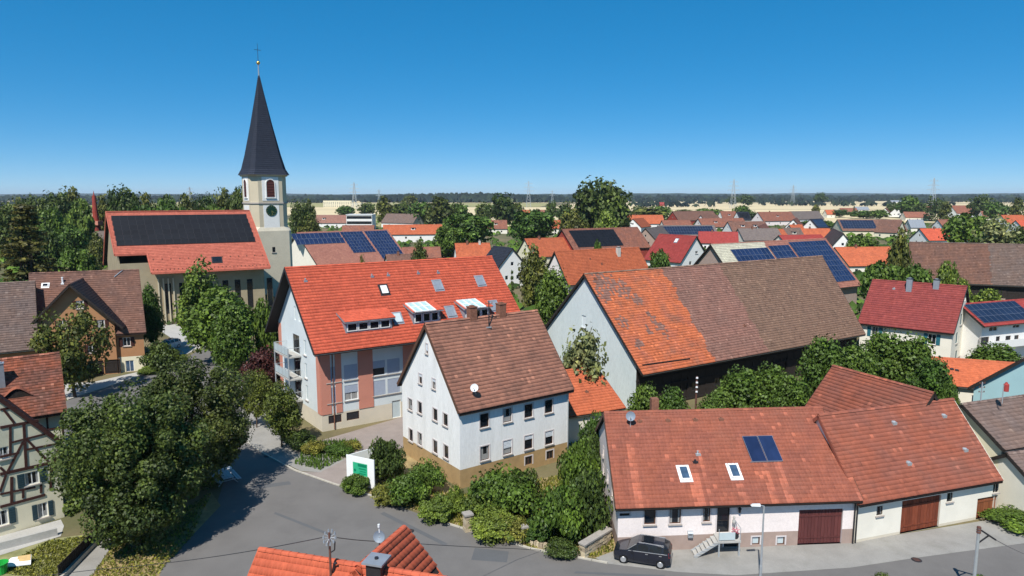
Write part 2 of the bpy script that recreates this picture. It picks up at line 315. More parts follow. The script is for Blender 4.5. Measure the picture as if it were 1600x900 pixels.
class House:
    def __init__(s, name, label, x, y, ang, L, w, he, hr, k=0, k2=0, oe=.5, ov=.3, cat='house', group=None, z=0):
        s.L, s.w, s.he, s.hr, s.k, s.k2, s.oe, s.ov = L, w, he, hr, k, k2, oe, ov
        s.root = tag(empty(name, (x, y, z), R(ang)), label, cat, group)
        s.mw = Matrix.Translation((x, y, z)) @ Matrix.Rotation(R(ang), 4, 'Z'); s.mi = s.mw.inverted()
        s.holes = dict(F=[], K=[], A=[], B=[])
        s.x0, s.x1, s.y0, s.y1 = ov, L - ov, oe, 2 * w - oe
        s.al = math.atan2(hr - he, w); s.SL = math.hypot(w, hr - he); s.th = .2
    def S(s, p): return (p[0] + p[1] * (s.k + s.k2 * p[0] / s.L), p[1], p[2])
    def rz(s, t): return s.he + (s.hr - s.he) * min(t, 2 * s.w - t) / s.w
    def face(s, f):
        x0, x1, y0, y1 = s.x0, s.x1, s.y0, s.y1
        zt = lambda t: s.rz(t) - s.th / math.cos(s.al) - .01
        if f == 'F': return (x0, y0), (1, 0), [(0, 0), (x1 - x0, 0), (x1 - x0, zt(y0)), (0, zt(y0))]
        if f == 'K': return (x1, y1), (-1, 0), [(0, 0), (x1 - x0, 0), (x1 - x0, zt(y0)), (0, zt(y0))]
        D = y1 - y0; g = [(0, 0), (D, 0), (D, zt(y0)), (D / 2, zt(s.w)), (0, zt(y0))]
        return ((x0, y1), (0, -1), g) if f == 'A' else ((x1, y0), (0, 1), g)
    def fp(s, f, u, z, inn=0):
        (ox, oy), (ux, uy), _ = s.face(f); return s.S((ox + ux * u - uy * inn, oy + uy * u + ux * inn, z))
    def fm(s, f, u, z):
        o = Vector(s.fp(f, u, z)); X = (Vector(s.fp(f, u + .5, z)) - Vector(s.fp(f, u - .5, z))).normalized(); Z = Vector((0, 0, 1)); Y = Z.cross(X)
        m = Matrix((X, Y, Z)).transposed().to_4x4(); m.translation = o; return m
    def uv(s, f, px, py):
        """facade coordinates of the spot a sight line meets"""
        a, b, c = (s.mw @ Vector(s.fp(f, *q)) for q in ((0, 0), (1, 0), (0, 1))); n = (b - a).cross(c - a); d = Vector(ray(px, py)); o = Vector(CAM)
        p = o + d * ((a - o).dot(n) / d.dot(n)) - a
        return p.dot((b - a).normalized()) / (b - a).length, p.z
    def rp(s, side, q, d, off=0):
        t = s.w - d * math.cos(s.al) - off * math.sin(s.al) if side == 'F' else s.w + d * math.cos(s.al) + off * math.sin(s.al)
        return s.S((q, t, s.hr - d * math.sin(s.al) + off * math.cos(s.al)))
    def sd(s, px, py, side='F'):
        a, b, c = (s.mw @ Vector(s.rp(side, *q)) for q in ((0, 0), (s.L, 0), (0, s.SL))); n = (b - a).cross(c - a); d = Vector(ray(px, py)); o = Vector(CAM)
        p = s.mi @ (o + d * ((a - o).dot(n) / d.dot(n)))
        dd = (s.hr - p.z) / math.sin(s.al); t = p.y
        return (p.x - t * s.k) / (1 + t * s.k2 / s.L), dd
    def rm(s, side, q, d, off=0):
        sg = 1 if side == 'F' else -1
        X = Vector((sg, 0, 0)); Y = Vector((0, sg * math.cos(s.al), math.sin(s.al))); Z = X.cross(Y)
        m = Matrix((X, Y, Z)).transposed().to_4x4(); m.translation = Vector(s.rp(side, q, d, off)); return m
    # --- openings
    sur = False
    def win(s, f, u, z, w, h, frame='frame', pane='glass', sill=True, shut=None, mull=1, blind=0, trans=0, blindm='blind', name='window', dark=False):
        s.holes[f].append((u - w / 2, u + w / 2, z, z + h)); mw = s.fm(f, u, z)
        key = (round(w, 2), round(h, 2), frame, mull, trans)
        def fr():
            m = MB(); e = .07; a, b = -w / 2, w / 2
            m.box(a, a + e, .07, .13, 0, h); m.box(b - e, b, .07, .13, 0, h); m.box(a + e, b - e, .07, .13, 0, e); m.box(a + e, b - e, .07, .13, h - e, h)
            for i in range(mull): xx = a + (i + 1) * w / (mull + 1); m.box(xx - .03, xx + .03, .072, .128, e, h - e)
            if trans: m.box(a + e, b - e, .075, .125, h * trans - .025, h * trans + .025)
            return m.mesh('window', M[frame])
        o = link(name, cached(('win',) + key, fr), s.root, mw)
        def pn():
            m = MB(); m.box(-w / 2 + .02, w / 2 - .02, .1, .115, .02, h - .02)
            if cv: m.box(-w / 2 + .06, -w / 2 + w * (.16 + .1 * cv), .094, .0995, .06, h - .06, 1); m.box(w / 2 - w * .22, w / 2 - .06, .094, .0995, .06, h - .06, 1)
            if cv == 2: m.box(-w / 2 + w * .37, w / 2 - w * .23, .094, .0995, .06, h * .42, 1)
            return m.mesh('pane', [M[pane], M['curtain']])
        cv = random.choice((0, 0, 1, 2)) if pane == 'glass' and w > .5 and sill else 0
        link('pane', cached(('pane', key[0], key[1], pane, cv), pn), o)
        if s.sur:
            def sr():
                m = MB(); a, b, e = -w / 2, w / 2, .11
                m.box(a - e, a, -.025, .03, -.005, h + e); m.box(b, b + e, -.025, .03, -.005, h + e); m.box(a, b, -.025, .03, h, h + e); return m.mesh('surround', M['surround'])
            link('surround', cached(('sur', key[0], key[1]), sr), o)
        if sill:
            def si(): m = MB(); m.box(-w / 2 - .1, w / 2 + .1, -.13, .05, -.09, -.005); return m.mesh('sill', M['sill'])
            link('sill', cached(('sill', key[0]), si), o)
        if shut:
            for sg in (-1, 1):
                def sh():
                    m = MB(); q = w / 2 - .02; m.box(-q / 2, q / 2, -.06, -.015, -.02, h + .02)
                    for i in range(6): m.box(-q / 2 + .05, q / 2 - .05, -.075, -.055, h * (i + .3) / 6, h * (i + .75) / 6)
                    return m.mesh('shutter', M[shut])
                link('shutter', cached(('shut', key[0], key[1], shut), sh), o, Matrix.Translation((sg * (w / 2 + w / 4 + .02), 0, 0)))
        if blind:
            def bl():
                m = MB(); m.box(-w / 2 + .01, w / 2 - .01, .03, .05, h * (1 - blind), h - .01)
                for i in range(int(h * blind / .12)): m.box(-w / 2 + .03, w / 2 - .03, .022, .031, h - .1 - i * .12, h - .03 - i * .12)
                return m.mesh('roller_blind', M[blindm])
            link('roller_blind', cached(('bl', key[0], key[1], blind, blindm), bl), o)
        return o
    def wpx(s, f, px, py, w, h, **k):      # window whose centre lies on a sight line
        u, z = s.uv(f, px, py); return s.win(f, u, z - h / 2, w, h, **k)
    def gate(s, f, u, z, w, h, m_, n=14, name='gate', depth=.12):
        s.holes[f].append((u - w / 2, u + w / 2, z, z + h)); m = MB()
        for i in range(n):
            a = -w / 2 + .02 + (w - .04) * i / n; b = -w / 2 + .02 + (w - .04) * (i + 1) / n
            m.box(a + .012, b - .012, depth + random.uniform(0, .012), depth + .05, .04, h - .02, 0, random.random())
        m.box(-w / 2, w / 2, depth + .045, depth + .09, .01, h)
        for zz in (.18, .8): m.box(-w / 2 + .05, w / 2 - .05, depth - .03, depth - .001, h * zz - .06, h * zz + .06, 0, .3)
        return m.build(name, M[m_], s.root, mw=s.fm(f, u, z))
    def gpx(s, f, x0, y0, x1, y1, m_, **k):
        u0, zt = s.uv(f, x0, y0); u1, zb = s.uv(f, x1, y1); return s.gate(f, (u0 + u1) / 2, max(zb, .02), abs(u1 - u0), zt - max(zb, .02), m_, **k)
    # --- walls
    def wall(s, wm, plinth=None, pm=None, faces='FKAB', name='wall', per=None):
        m = MB(); rv = .17
        for f in faces:
            _, _, P = s.face(f); hs_ = [h for h in s.holes[f]]
            us = sorted({P[0][0], P[1][0], *[h[0] for h in hs_], *[h[1] for h in hs_]}); zm = max(p[1] for p in P)
            zs = sorted({0, zm, *([plinth] if plinth else []), *[h[2] for h in hs_], *[h[3] for h in hs_]})
            zs = [z for z in zs if -.01 <= z <= zm]; us = [u for u in us if P[0][0] - .001 <= u <= P[1][0] + .001]
            for a, b in zip(us[:-1], us[1:]):
                for c, d in zip(zs[:-1], zs[1:]):
                    if b - a < 1e-4 or d - c < 1e-4: continue
                    uc, zc = (a + b) / 2, (c + d) / 2
                    if any(h[0] < uc < h[1] and h[2] < zc < h[3] for h in hs_): continue
                    q = clip([(a, c), (b, c), (b, d), (a, d)], P)
                    if q: m.poly([s.fp(f, u, z) for u, z in q], 1 if plinth and zc < plinth else 0)
            for (a, b, c, d) in hs_:
                pi = 1 if plinth and d <= plinth + .3 else 0
                for (u0, z0), (u1, z1) in (((a, c), (a, d)), ((a, d), (b, d)), ((b, d), (b, c)), ((b, c), (a, c))):
                    m.poly([s.fp(f, u0, z0), s.fp(f, u1, z1), s.fp(f, u1, z1, rv), s.fp(f, u0, z0, rv)], pi)
        m.poly([s.S((s.x0, s.y0, .02)), s.S((s.x0, s.y1, .02)), s.S((s.x1, s.y1, .02)), s.S((s.x1, s.y0, .02))], 0)
        return m.build(name, [M[wm], M[pm or wm]], s.root)
    # --- roof
    def tiles(s, parent, rm_, side, s0, s1, d0, d1, tw, th, prof, name='tile_field', segs=None, blobs=(), bands=()):
        V, Q, r = tile_arrays(s0, s1, d0, d1, tw, th, PROF[prof])
        nf_ = (len(PROF[prof]) - 1) * 2; nv_ = len(PROF[prof]) * 3
        if bands:
            rt = r[::nf_].copy(); cs_ = V[::nv_, 0] / s.L; cd_ = V[::nv_, 1] / s.SL
            for (b0, b1, e0, e1, dv) in bands: rt[(cs_ >= b0) & (cs_ <= b1) & (cd_ >= e0 + rng.normal(0, .03, len(rt))) & (cd_ <= e1)] += dv
            r = np.repeat(np.clip(rt, 0, 1), nf_)
        ca, sa = math.cos(s.al), math.sin(s.al); sg = -1 if side == 'F' else 1
        t = s.w + sg * (V[:, 1] * ca + V[:, 2] * sa); z = s.hr - V[:, 1] * sa + V[:, 2] * ca; x = V[:, 0]
        W_ = np.stack([x + t * (s.k + s.k2 * x / s.L), t, z], 1)
        if side == 'K': Q = Q[:, ::-1]
        mi = None; mats = M[rm_]
        if segs:
            nf = (len(PROF[prof]) - 1) * 2; nv = (len(PROF[prof])) * 3; cs = V[::nv, 0] / s.L; cdd = V[::nv, 1] / s.SL; g = np.zeros(len(cs), int)
            cs2 = cs + rng.normal(0, .0022, len(cs)) + .004 * np.sin(cdd * 23) 
            for i_, (f0, f1, _) in enumerate(segs): g[(cs2 >= f0)] = i_
            for (bs, bd, rs, rd, gi) in blobs: g[(((cs - bs) / rs) ** 2 + ((cdd - bd) / rd) ** 2 < 1 + rng.normal(0, .3, len(cs))) & (g == 0) & (rng.random(len(cs)) < .72)] = gi
            mi = np.repeat(g, nf); mats = [M[q[2]] for q in segs]
        o = link(name, np_mesh(name, W_, Q, mats, r, mi), parent); o['kind'] = 'stuff'; return o
    def roof(s, rm_, tw=.3, th=.34, prof='flat', edge='darkwood', gutter='metal', segs=None, back=True, ridge=True, soff='darkwood', bargeboard=True, cutF=0, covers=True, blobs=(), bands=()):
        T = s.th; m = MB(); e = .004
        for side in 'FK':
            D = s.SL - (cutF if side == 'F' else 0); a, b = .0, s.L
            top = [s.rp(side, a, 0), s.rp(side, a, D), s.rp(side, b, D), s.rp(side, b, 0)]; bot = [(p[0], p[1], p[2] - T / math.cos(s.al)) for p in top]
            if side == 'K': top = [top[i] for i in (0, 3, 2, 1)]; bot = [bot[i] for i in (0, 3, 2, 1)]
            m.hexa([*bot, *top])
        rf = m.build('roof', M[soff], s.root)
        if covers:
            for side in 'FK':
                if side == 'K' and not back:
                    continue
                s.tiles(rf, rm_, side, 0, s.L, .03, s.SL - (cutF if side == 'F' else 0) + .02, tw, th, prof, segs=segs, blobs=blobs, bands=bands)
        if ridge:
            m = MB(); n = max(2, int(s.L / max(.4, tw * 1.2))); 
            for i in range(n):
                a, b = s.L * i / n, s.L * (i + 1) / n + .03
                for q in range(3):
                    A0, A1 = math.pi * q / 3, math.pi * (q + 1) / 3
                    pr = lambda xx, A, r: s.S((xx, s.w + r * math.cos(A), s.hr - .02 + r * .8 * math.sin(A)))
                    m.poly([pr(a, A0, .17), pr(b, A0, .19), pr(b, A1, .19), pr(a, A1, .17)], 0, random.random())
            if not segs: m.build('ridge_cap', M[rm_], rf)
            else: m.build('ridge_cap', M[segs[-1][2]], rf)
        if bargeboard:
            for x_, sg in ((-.02, -1), (s.L + .02, 1)):
                m = MB()
                for side in 'FK':
                    D = s.SL - (cutF if side == 'F' else 0); q = [s.rp(side, x_, 0, .03), s.rp(side, x_, D, .03), s.rp(side, x_, D, -T - .06), s.rp(side, x_, 0, -T - .06)]
                    o = [(p[0] + sg * .035, p[1], p[2]) for p in q]; a, b = (q, o) if sg > 0 else (o, q)
                    if side == 'F': m.hexa([a[0], a[1], a[2], a[3], b[0], b[1], b[2], b[3]])
                    else: m.hexa([a[3], a[2], a[1], a[0], b[3], b[2], b[1], b[0]])
                m.build('barge_board', M[edge], s.root)
        if gutter:
            for side in 'FK':
                if side == 'K' and not back: continue
                D = s.SL - (cutF if side == 'F' else 0); m = MB(); n = 5; p = []
                for x_ in (.02, s.L - .02):
                    c = s.rp(side, x_, D + .07, -.1)
                    p.append([(c[0], c[1] + .075 * math.cos(math.pi * (1 + i / n)), c[2] + .075 * math.sin(math.pi * (1 + i / n))) for i in range(n + 1)])
                for i in range(n): m.poly([p[0][i], p[1][i], p[1][i + 1], p[0][i + 1]])
                m.build('gutter', M[gutter], s.root)
        s.rf = rf; return rf
    def chimney(s, q, d, w=.5, l=.6, h=1.2, mt='brick', side='F', cap='darkmetal', name='chimney'):
        p = s.rp(side, q, d); m = MB(); x, y, z = p
        m.box(x - w / 2, x + w / 2, y - l / 2, y + l / 2, z - .6, z + h); m.box(x - w / 2 - .05, x + w / 2 + .05, y - l / 2 - .05, y + l / 2 + .05, z + h, z + h + .09, 1)
        m.box(x - w / 4, x + w / 4, y - l / 4, y + l / 4, z + h + .09, z + h + .2, 0)
        return m.build(name, [M[mt], M[cap]], s.root)
    def skylight(s, px, py, w=.8, h=1.2, pane='glass', frame='lead', side='F', open_=0):
        q, d = s.sd(px, py); mw = s.rm(side, q, d, .05)
        m = MB(); e = .09; a, b, c, g = -w / 2, w / 2, -h / 2, h / 2
        m.box(a, a + e, c, g, 0, .13); m.box(b - e, b, c, g, 0, .13); m.box(a + e, b - e, c, c + e, 0, .13); m.box(a + e, b - e, g - e, g, 0, .13)
        m.box(a - .12, b + .12, c - .2, g + .12, -.03, .03)
        o = m.build('skylight', M[frame], s.root, mw=mw)
        m = MB(); m.box(a + e - .01, b - e + .01, c + e - .01, g - e + .01, .05, .1); m.build('pane', M[pane], o); return o
    def vent(s, px, py, mt='metal', r=.09, h=.35):
        q, d = s.sd(px, py); p = Vector(s.rp('F', q, d)); m = MB(); m.tube(p, p + Vector((0, 0, h)), r, r, 8); m.tube(p + Vector((0, 0, h)), p + Vector((0, 0, h + .06)), r * 1.5, r * 1.2, 8)
        m.box(p.x - .2, p.x + .2, p.y - .2, p.y + .2, p.z - .12, p.z + .1); return m.build('roof_vent', M[mt], s.root)
    def solar(s, corners, cols, rows, pm, skip=None, side='F', gap=.03, name='solar_array', backing=True):
        """corners: sight lines to the array's four corners on the roof plane, clockwise from top left; or (s0,s1,d0,d1)"""
        if len(corners[0:1]) and isinstance(corners[0], tuple):
            c = [s.sd(*p) for p in corners]
            tl, tr, br, bl = c
        else: s0, s1, d0, d1 = corners; tl, tr, br, bl = (s0, d0), (s1, d0), (s1, d1), (s0, d1)
        rd0 = (tl[1] + tr[1]) / 2; rd1 = (bl[1] + br[1]) / 2; s0 = (tl[0] + bl[0]) / 2; s1 = (tr[0] + br[0]) / 2
        pw, ph = (s1 - s0) / cols, (rd1 - rd0) / rows
        m = MB()
        for r_ in range(rows + 1):
            d = rd0 + r_ * ph; dd = min(max(d, rd0 + .06), rd1 - .06); m.bar(s.rp(side, s0, dd, .1), s.rp(side, s1, dd, .1), .06, .06, up=(0, 0, 1))
        fm_ = M['darkmetal' if pm == 'panelk' else 'panelframe']; o = m.build(name, fm_, s.root)
        def pnl():
            q = MB(); q.box(-.5, .5, -.5, .5, 0, .04, 0); q.box(-.482, .482, -.488, .488, .04, .046, 1)
            return q
        for v in range(3):
            def mk(v=v):
                q = pnl(); q.r = [.2 + .3 * v] * len(q.r); return q.mesh('solar_panel', [fm_, M[pm]])
            cached(('pnl', pm, v), mk)
        for r_ in range(rows):
            for c_ in range(cols):
                if skip and skip(c_, r_): continue
                mw = s.rm(side, s0 + (c_ + .5) * pw, rd0 + (r_ + .5) * ph, .14) @ Matrix.Diagonal((pw - gap, ph - gap, 1, 1))
                link('solar_panel', CACHE[('pnl', pm, random.randrange(3))], o, mw)
        return o
    def local(s, p): return s.mi @ Vector(p)

# ------------------------------------------------------------------ ground, roads, fields
def sheet(name, pts, z, m, kind='structure', parent=None):
    me = bpy.data.meshes.new(name); me.from_pydata([(p[0], p[1], z) for p in pts], [], [tuple(range(len(pts)))]); me.materials.append(M[m]); me.update()
    if me.polygons[0].normal.z < 0: me.flip_normals()
    return tag(link(name, me, parent), kind=kind)
def spx(name, px, z, m): return sheet(name, [at(x, y, 0)[:2] for x, y in px], z, m)
sheet('ground', [(-14000, -300), (14000, -300), (14000, 15000), (-14000, 15000)], 0, 'ground')
spx('road', [(225, 960), (255, 885), (335, 800), (352, 745), (250, 735), (120, 720), (-60, 745), (-200, 720), (-80, 690), (40, 655), (105, 626), (270, 571), (315, 545), (300, 500), (325, 498), (350, 545), (420, 560), (385, 600), (378, 640), (384, 690), (412, 709), (460, 735), (520, 756), (590, 779), (700, 820), (780, 844), (830, 859), (950, 881), (1060, 894), (1150, 899), (1330, 887), (1430, 872), (1600, 849), (1700, 835), (1800, 960), (1200, 1010), (700, 1010)], .008, 'asphalt')
spx('road_patch', [(742, 856), (795, 862), (792, 879), (736, 875)], .013, 'patch_asphalt')
for pts in ([(430, 800), (520, 835), (516, 838), (428, 803)], [(600, 800), (700, 850), (694, 853), (594, 803)], [(900, 893), (1040, 899), (1036, 903), (896, 896)], [(390, 760), (452, 752), (455, 757), (394, 765)]): spx('road_patch', pts, .013, 'patch_asphalt')
spx('pavement', [(930, 872), (1000, 846), (1340, 846), (1572, 808), (1750, 785), (1700, 835), (1600, 849), (1430, 872), (1330, 887), (1150, 899), (1060, 894), (950, 881)], .012, 'pave')
spx('pavement', [(95, 600), (150, 596), (230, 578), (275, 562), (273, 569), (105, 625)], .012, 'concrete')
spx('pavement', [(372, 600), (420, 600), (440, 680), (505, 706), (560, 690), (545, 716), (500, 738), (470, 736), (412, 708), (386, 690), (378, 640)], .012, 'pave')
spx('driveway', [(500, 738), (540, 718), (520, 712), (502, 704), (503, 688), (640, 648), (660, 690), (586, 712), (545, 718), (545, 762), (520, 755), (470, 737)], .016, 'cobble')
spx('courtyard', [(225, 500), (330, 500), (320, 540), (273, 562), (270, 530)], .012, 'concrete')
spx('garden_bed', [(545, 760), (590, 715), (640, 700), (720, 775), (893, 738), (950, 800), (1000, 860), (930, 872), (830, 856), (700, 817), (590, 776)], .01, 'dry')
spx('lawn', [(-20, 872), (75, 843), (150, 833), (160, 836), (75, 905), (-20, 940)], .01, 'lawn')
spx('footpath', [(162, 838), (182, 842), (140, 905), (130, 920), (90, 920), (100, 905)], .014, 'pave')
spx('verge', [(184, 843), (205, 850), (330, 770), (345, 790), (255, 885), (225, 960), (130, 960), (142, 905)], .01, 'dry')
spx('terrace', [(-60, 845), (0, 838), (95, 812), (100, 822), (95, 838), (0, 868), (-60, 885)], .02, 'concrete')
def kerb(px, w=.16, h=.1, name='kerb'):
    m = MB(); P = [at(*p) for p in px]
    for a, b in zip(P[:-1], P[1:]):
        n = max(1, int(np.linalg.norm(b - a)))
        for i in range(n):
            p = a + (b - a) * i / n; q = a + (b - a) * (i + .97) / n; m.bar((p[0], p[1], h / 2), (q[0], q[1], h / 2), w, h, r=random.random())
    return tag(m.build(name, M['kerbm']), kind='structure')
kerb([(379, 650), (384, 690), (412, 709), (460, 735), (520, 756), (590, 778)]); kerb([(700, 819), (780, 843), (830, 858), (950, 880.5)]); kerb([(106, 625), (272, 570)])
kerb([(162, 838), (98, 905), (80, 925)], .25, .35)
# far fields, each a sheet of its own
for i, (x0, x1, d0, d1, m_) in enumerate([(-260, -95, 560, 900, 'meadow'), (-300, 60, 905, 1500, 'wheat'), (-80, 60, 570, 900, 'wheat'), (70, 420, 640, 980, 'wheat'), (70, 900, 985, 1250, 'wheat'), (430, 900, 560, 980, 'wheat'), (70, 1500, 1260, 2100, 'wheat'), (-1300, 60, 1520, 2300, 'meadow'), (-700, -310, 700, 1500, 'wheat'), (-2500, 300, 2320, 3300, 'wheat'), (310, 3500, 2150, 3000, 'wheat')]):
    sheet('field', [(x0, d0), (x1, d0 + 15), (x1 + .12 * (d1 - d0) , d1), (x0 + .1 * (d1 - d0), d1)], .05 + .01 * i, m_)
def hill(name, y, h0, h1, x0, x1, seed, dy=500):
    n, r = 220, np.random.default_rng(seed); xs = np.linspace(x0, x1, n); ph = r.random(6) * 6.3
    H = h0 + (h1 - h0) * (.5 + .22 * np.sin(xs / 2600 + ph[0]) + .16 * np.sin(xs / 1100 + ph[1]) + .12 * np.sin(xs / 430 + ph[2]))
    V = []; rows = 7
    for j in range(rows): f = j / (rows - 1); V += [(x, y + dy * f, max(.2, hh * math.sin(math.pi * min(f * .9 + .0, 1)) + r.normal(0, h1 * .03)) if 0 < j else .1) for x, hh in zip(xs, H)]
    Q = [(j * n + i, j * n + i + 1, (j + 1) * n + i + 1, (j + 1) * n + i) for j in range(rows - 1) for i in range(n - 1)]
    return tag(link(name, np_mesh(name, V, Q, M['hillm'], smooth=True)), kind='structure')
hill('hill', 5200, 12, 46, -7000, 7000, 3, 1500); hill('hill', 8500, 20, 70, -10000, 10000, 5, 2500)

# ------------------------------------------------------------------ trees
def crown_mesh(name, lm, shape, n_cl, n_lf, size, seed, rc=.3):
    """unit crown: radius about 1, height 0..1 scaled later by the caller (x,y by radius, z by height); leaf faces in clumps"""
    r = np.random.default_rng(seed); C = []
    while len(C) < n_cl:
        p = r.uniform(-1, 1, 3)
        if shape == 'round': ok = .18 < (p ** 2).sum() < 1; q = (p[0] * .82, p[1] * .82, .56 + .36 * p[2])
        elif shape == 'spread': ok = .15 < (p ** 2).sum() < 1; q = (p[0] * .84, p[1] * .84, .5 + .42 * p[2])
        elif shape == 'tall': ok = (p ** 2).sum() < 1; w_ = .78 if p[2] < 0 else .78 * (1 - .35 * p[2]); q = (p[0] * w_, p[1] * w_, .54 + .42 * p[2])
        elif shape == 'cone': z = (p[2] + 1) / 2; rr = math.hypot(p[0], p[1]); ok = .2 < rr < 1; e = .93 * (1 - z) ** .85 + .03; q = (p[0] * e, p[1] * e, .06 + .9 * z)
        elif shape == 'shrub': ok = p[2] > -.55 and .2 < (p ** 2).sum() < 1; q = (p[0] * .85, p[1] * .85, .42 + .45 * p[2])
        else: ok = True; q = (p[0] * .9, p[1] * .9, .5 + .45 * p[2])
        if ok: C.append(q)
    if shape == 'cone':
        C = []; nl = max(8, n_cl // 12)
        for i in range(nl):
            z = .04 + .94 * i / nl; e = (1 - z) ** .8 + .02
            for b_ in range(max(4, int(11 * (1 - z)) + 3)):
                an_ = r.uniform(0, 6.28); q_ = e * r.uniform(.75, 1.05)
                for f_ in (.3, .55, .8, 1.): C.append((math.cos(an_) * q_ * f_, math.sin(an_) * q_ * f_, z - .05 * f_ * q_ + r.normal() * .004))
        n_cl = len(C); n_lf = max(5, n_lf // 4)
    C = np.array(C); lob = r.uniform(.8, 1.12, n_cl); C[:, :2] *= lob[:, None]; cr_ = (rc if shape != 'cone' else rc * .5) * r.uniform(.45, 1.4, n_cl)
    n = n_cl * n_lf; ci = np.repeat(np.arange(n_cl), n_lf)
    d = r.normal(size=(n, 3)); d /= np.linalg.norm(d, axis=1)[:, None]; rad = cr_[ci] * (.45 + .6 * r.random(n) ** .5)
    P = C[ci] + d * rad[:, None] * np.array([1, 1, .5 if shape != 'cone' else .12])
    P[:, 2] = np.maximum(P[:, 2], .01)
    nr = d * .8 + r.normal(size=(n, 3)) * .55 + np.array([0, 0, .35]); nr /= np.linalg.norm(nr, axis=1)[:, None]
    a = np.cross(nr, r.normal(size=(n, 3))); a /= np.linalg.norm(a, axis=1)[:, None]; b = np.cross(nr, a)
    return dict(P=P, a=a, b=b, n=nr, C=C, s=size * r.uniform(.6, 1.35, n), rnd=np.clip(.45 + .22 * r.normal(size=n_cl)[ci] * .7 + .2 * r.normal(size=n), 0, 1), lm=lm, name=name)
def crown_build(c, rx, h):
    P = c['P'] * np.array([rx, rx, h]); s = c['s'][:, None]; a, b = c['a'] * s, c['b'] * s * .75; n = len(P); bend = c['n'] * s * .28
    V = np.stack([P - a, P - b * .9 + bend, P + a, P + b * .9 + bend], 1).reshape(-1, 3)
    return np_mesh(c['name'], V, np.arange(4 * n).reshape(n, 4), LF[c['lm']], c['rnd'])
def trunk_mesh(c, rx, h, r0, nl=7, top=.6):
    m = MB(); r = random.Random(len(c['P'])); pts = [Vector((0, 0, -.2))]
    for i in range(1, 5): pts.append(Vector((r.uniform(-.03, .03) * h, r.uniform(-.03, .03) * h, h * top * i / 4)))
    for i in range(4): m.tube(pts[i], pts[i + 1], r0 * (1 - .19 * i), r0 * (1 - .19 * (i + 1)), 8, cap=(i == 3))
    for j in range(nl):
        C = c['C'][(j * 7) % len(c['C'])] * np.array([rx, rx, h]); s = pts[1].lerp(pts[4], r.uniform(.25, 1)); e = Vector(C); mid = s.lerp(e, .5) + Vector((0, 0, -.04 * h))
        m.tube(s, mid, r0 * .35, r0 * .22, 6); m.tube(mid, e, r0 * .22, r0 * .08, 5)
    return m.mesh('trunk', M['bark'], smooth=True)
VAR = {}
def tree_proto(key, lm, shape, rx, h, n_cl, n_lf, size, rc=.3, r0=None, seed=1, tr=True):
    c = crown_mesh('crown', lm, shape, n_cl, n_lf, size, seed, rc); VAR[key] = (crown_build(c, rx, h), trunk_mesh(c, rx, h, r0 or h * .022, top=.9 if shape in ('cone', 'tall') else .55) if tr else None, rx, h)
def tree(key, x, y, rx, h, name, label, cat='tree', group=None, rz=None, z=0):
    cm, tm, r_, h_ = VAR[key]; o = tag(empty(name, (x, y, z), random.uniform(0, 6.28) if rz is None else rz), label, cat, group); o.scale = (rx / r_, rx / r_, h / h_)
    link('crown', cm, o)
    if tm: link('trunk', tm, o)
    return o
def tpx(key, px, top, D, wpx, label, name='tree', group=None, cat='tree', dz=0):
    """a tree whose top shows along sight line (px, top) at distance D and whose crown spans wpx of the survey photograph"""
    p = dep(px, top, D); return tree(key, p[0], p[1], wpx * D / FPX / 2, max(p[2], 1.2), name, label, cat, group)
tree_proto('hero1', 'dark', 'spread', 6, 12.3, 165, 400, .125, .185, .42, 11)
tree_proto('hero2', 'olive', 'spread', 5.9, 12.4, 155, 380, .125, .19, .4, 12)
tree_proto('near', 'mid', 'round', 4, 9, 70, 170, .22, .3, .2, 13)
tree_proto('nearlight', 'light', 'tall', 3, 9, 60, 150, .22, .32, .2, 14)
tree_proto('street', 'street', 'round', 2.6, 6.5, 50, 190, .12, .3, .11, 15)
tree_proto('purple', 'purple', 'round', 3, 5.5, 50, 150, .16, .32, .14, 16)
tree_proto('sparse', 'olive', 'round', 4.5, 9, 42, 120, .2, .25, .2, 17)
tree_proto('midA', 'dark', 'round', 7, 14, 80, 70, .5, .3, .3, 18)
tree_proto('midB', 'mid', 'round', 7, 13, 80, 70, .5, .3, .3, 19)
tree_proto('midC', 'olive', 'tall', 6, 14, 70, 70, .5, .32, .3, 20)
tree_proto('midL', 'light', 'round', 5, 9, 60, 70, .4, .32, .25, 21)
tree_proto('silver', 'silver', 'tall', 5, 12, 50, 60, .42, .34, .25, 22)
tree_proto('spruce', 'conifer', 'cone', 5.4, 25, 290, 60, .27, .22, .3, 23)
tree_proto('spruceB', 'dark', 'cone', 5, 18, 150, 30, .5, .2, .3, 24)
tree_proto('farA', 'dark', 'round', 8, 14, 34, 34, 1.0, .38, .3, 25)
tree_proto('farB', 'mid', 'round', 8, 13, 34, 34, 1.0, .38, .3, 26)
tree_proto('farC', 'olive', 'tall', 7, 15, 34, 34, 1.0, .38, .3, 27)
tree_proto('bush', 'mid', 'shrub', 2, 2.2, 46, 130, .11, .34, seed=28, tr=False)
tree_proto('bushd', 'dark', 'shrub', 2, 2.2, 46, 130, .11, .34, seed=29, tr=False)
tree_proto('bushl', 'light', 'shrub', 2, 2.2, 46, 130, .10, .34, seed=30, tr=False)
tree_proto('bushy', 'yellow', 'shrub', 2, 2.2, 46, 110, .11, .34, seed=31, tr=False)
tree_proto('topiary', 'light', 'shrub', 1.5, 1.8, 70, 200, .07, .25, seed=32, tr=False)
tree_proto('topiaryd', 'mid', 'shrub', 1.5, 1.8, 70, 200, .07, .25, seed=33, tr=False)

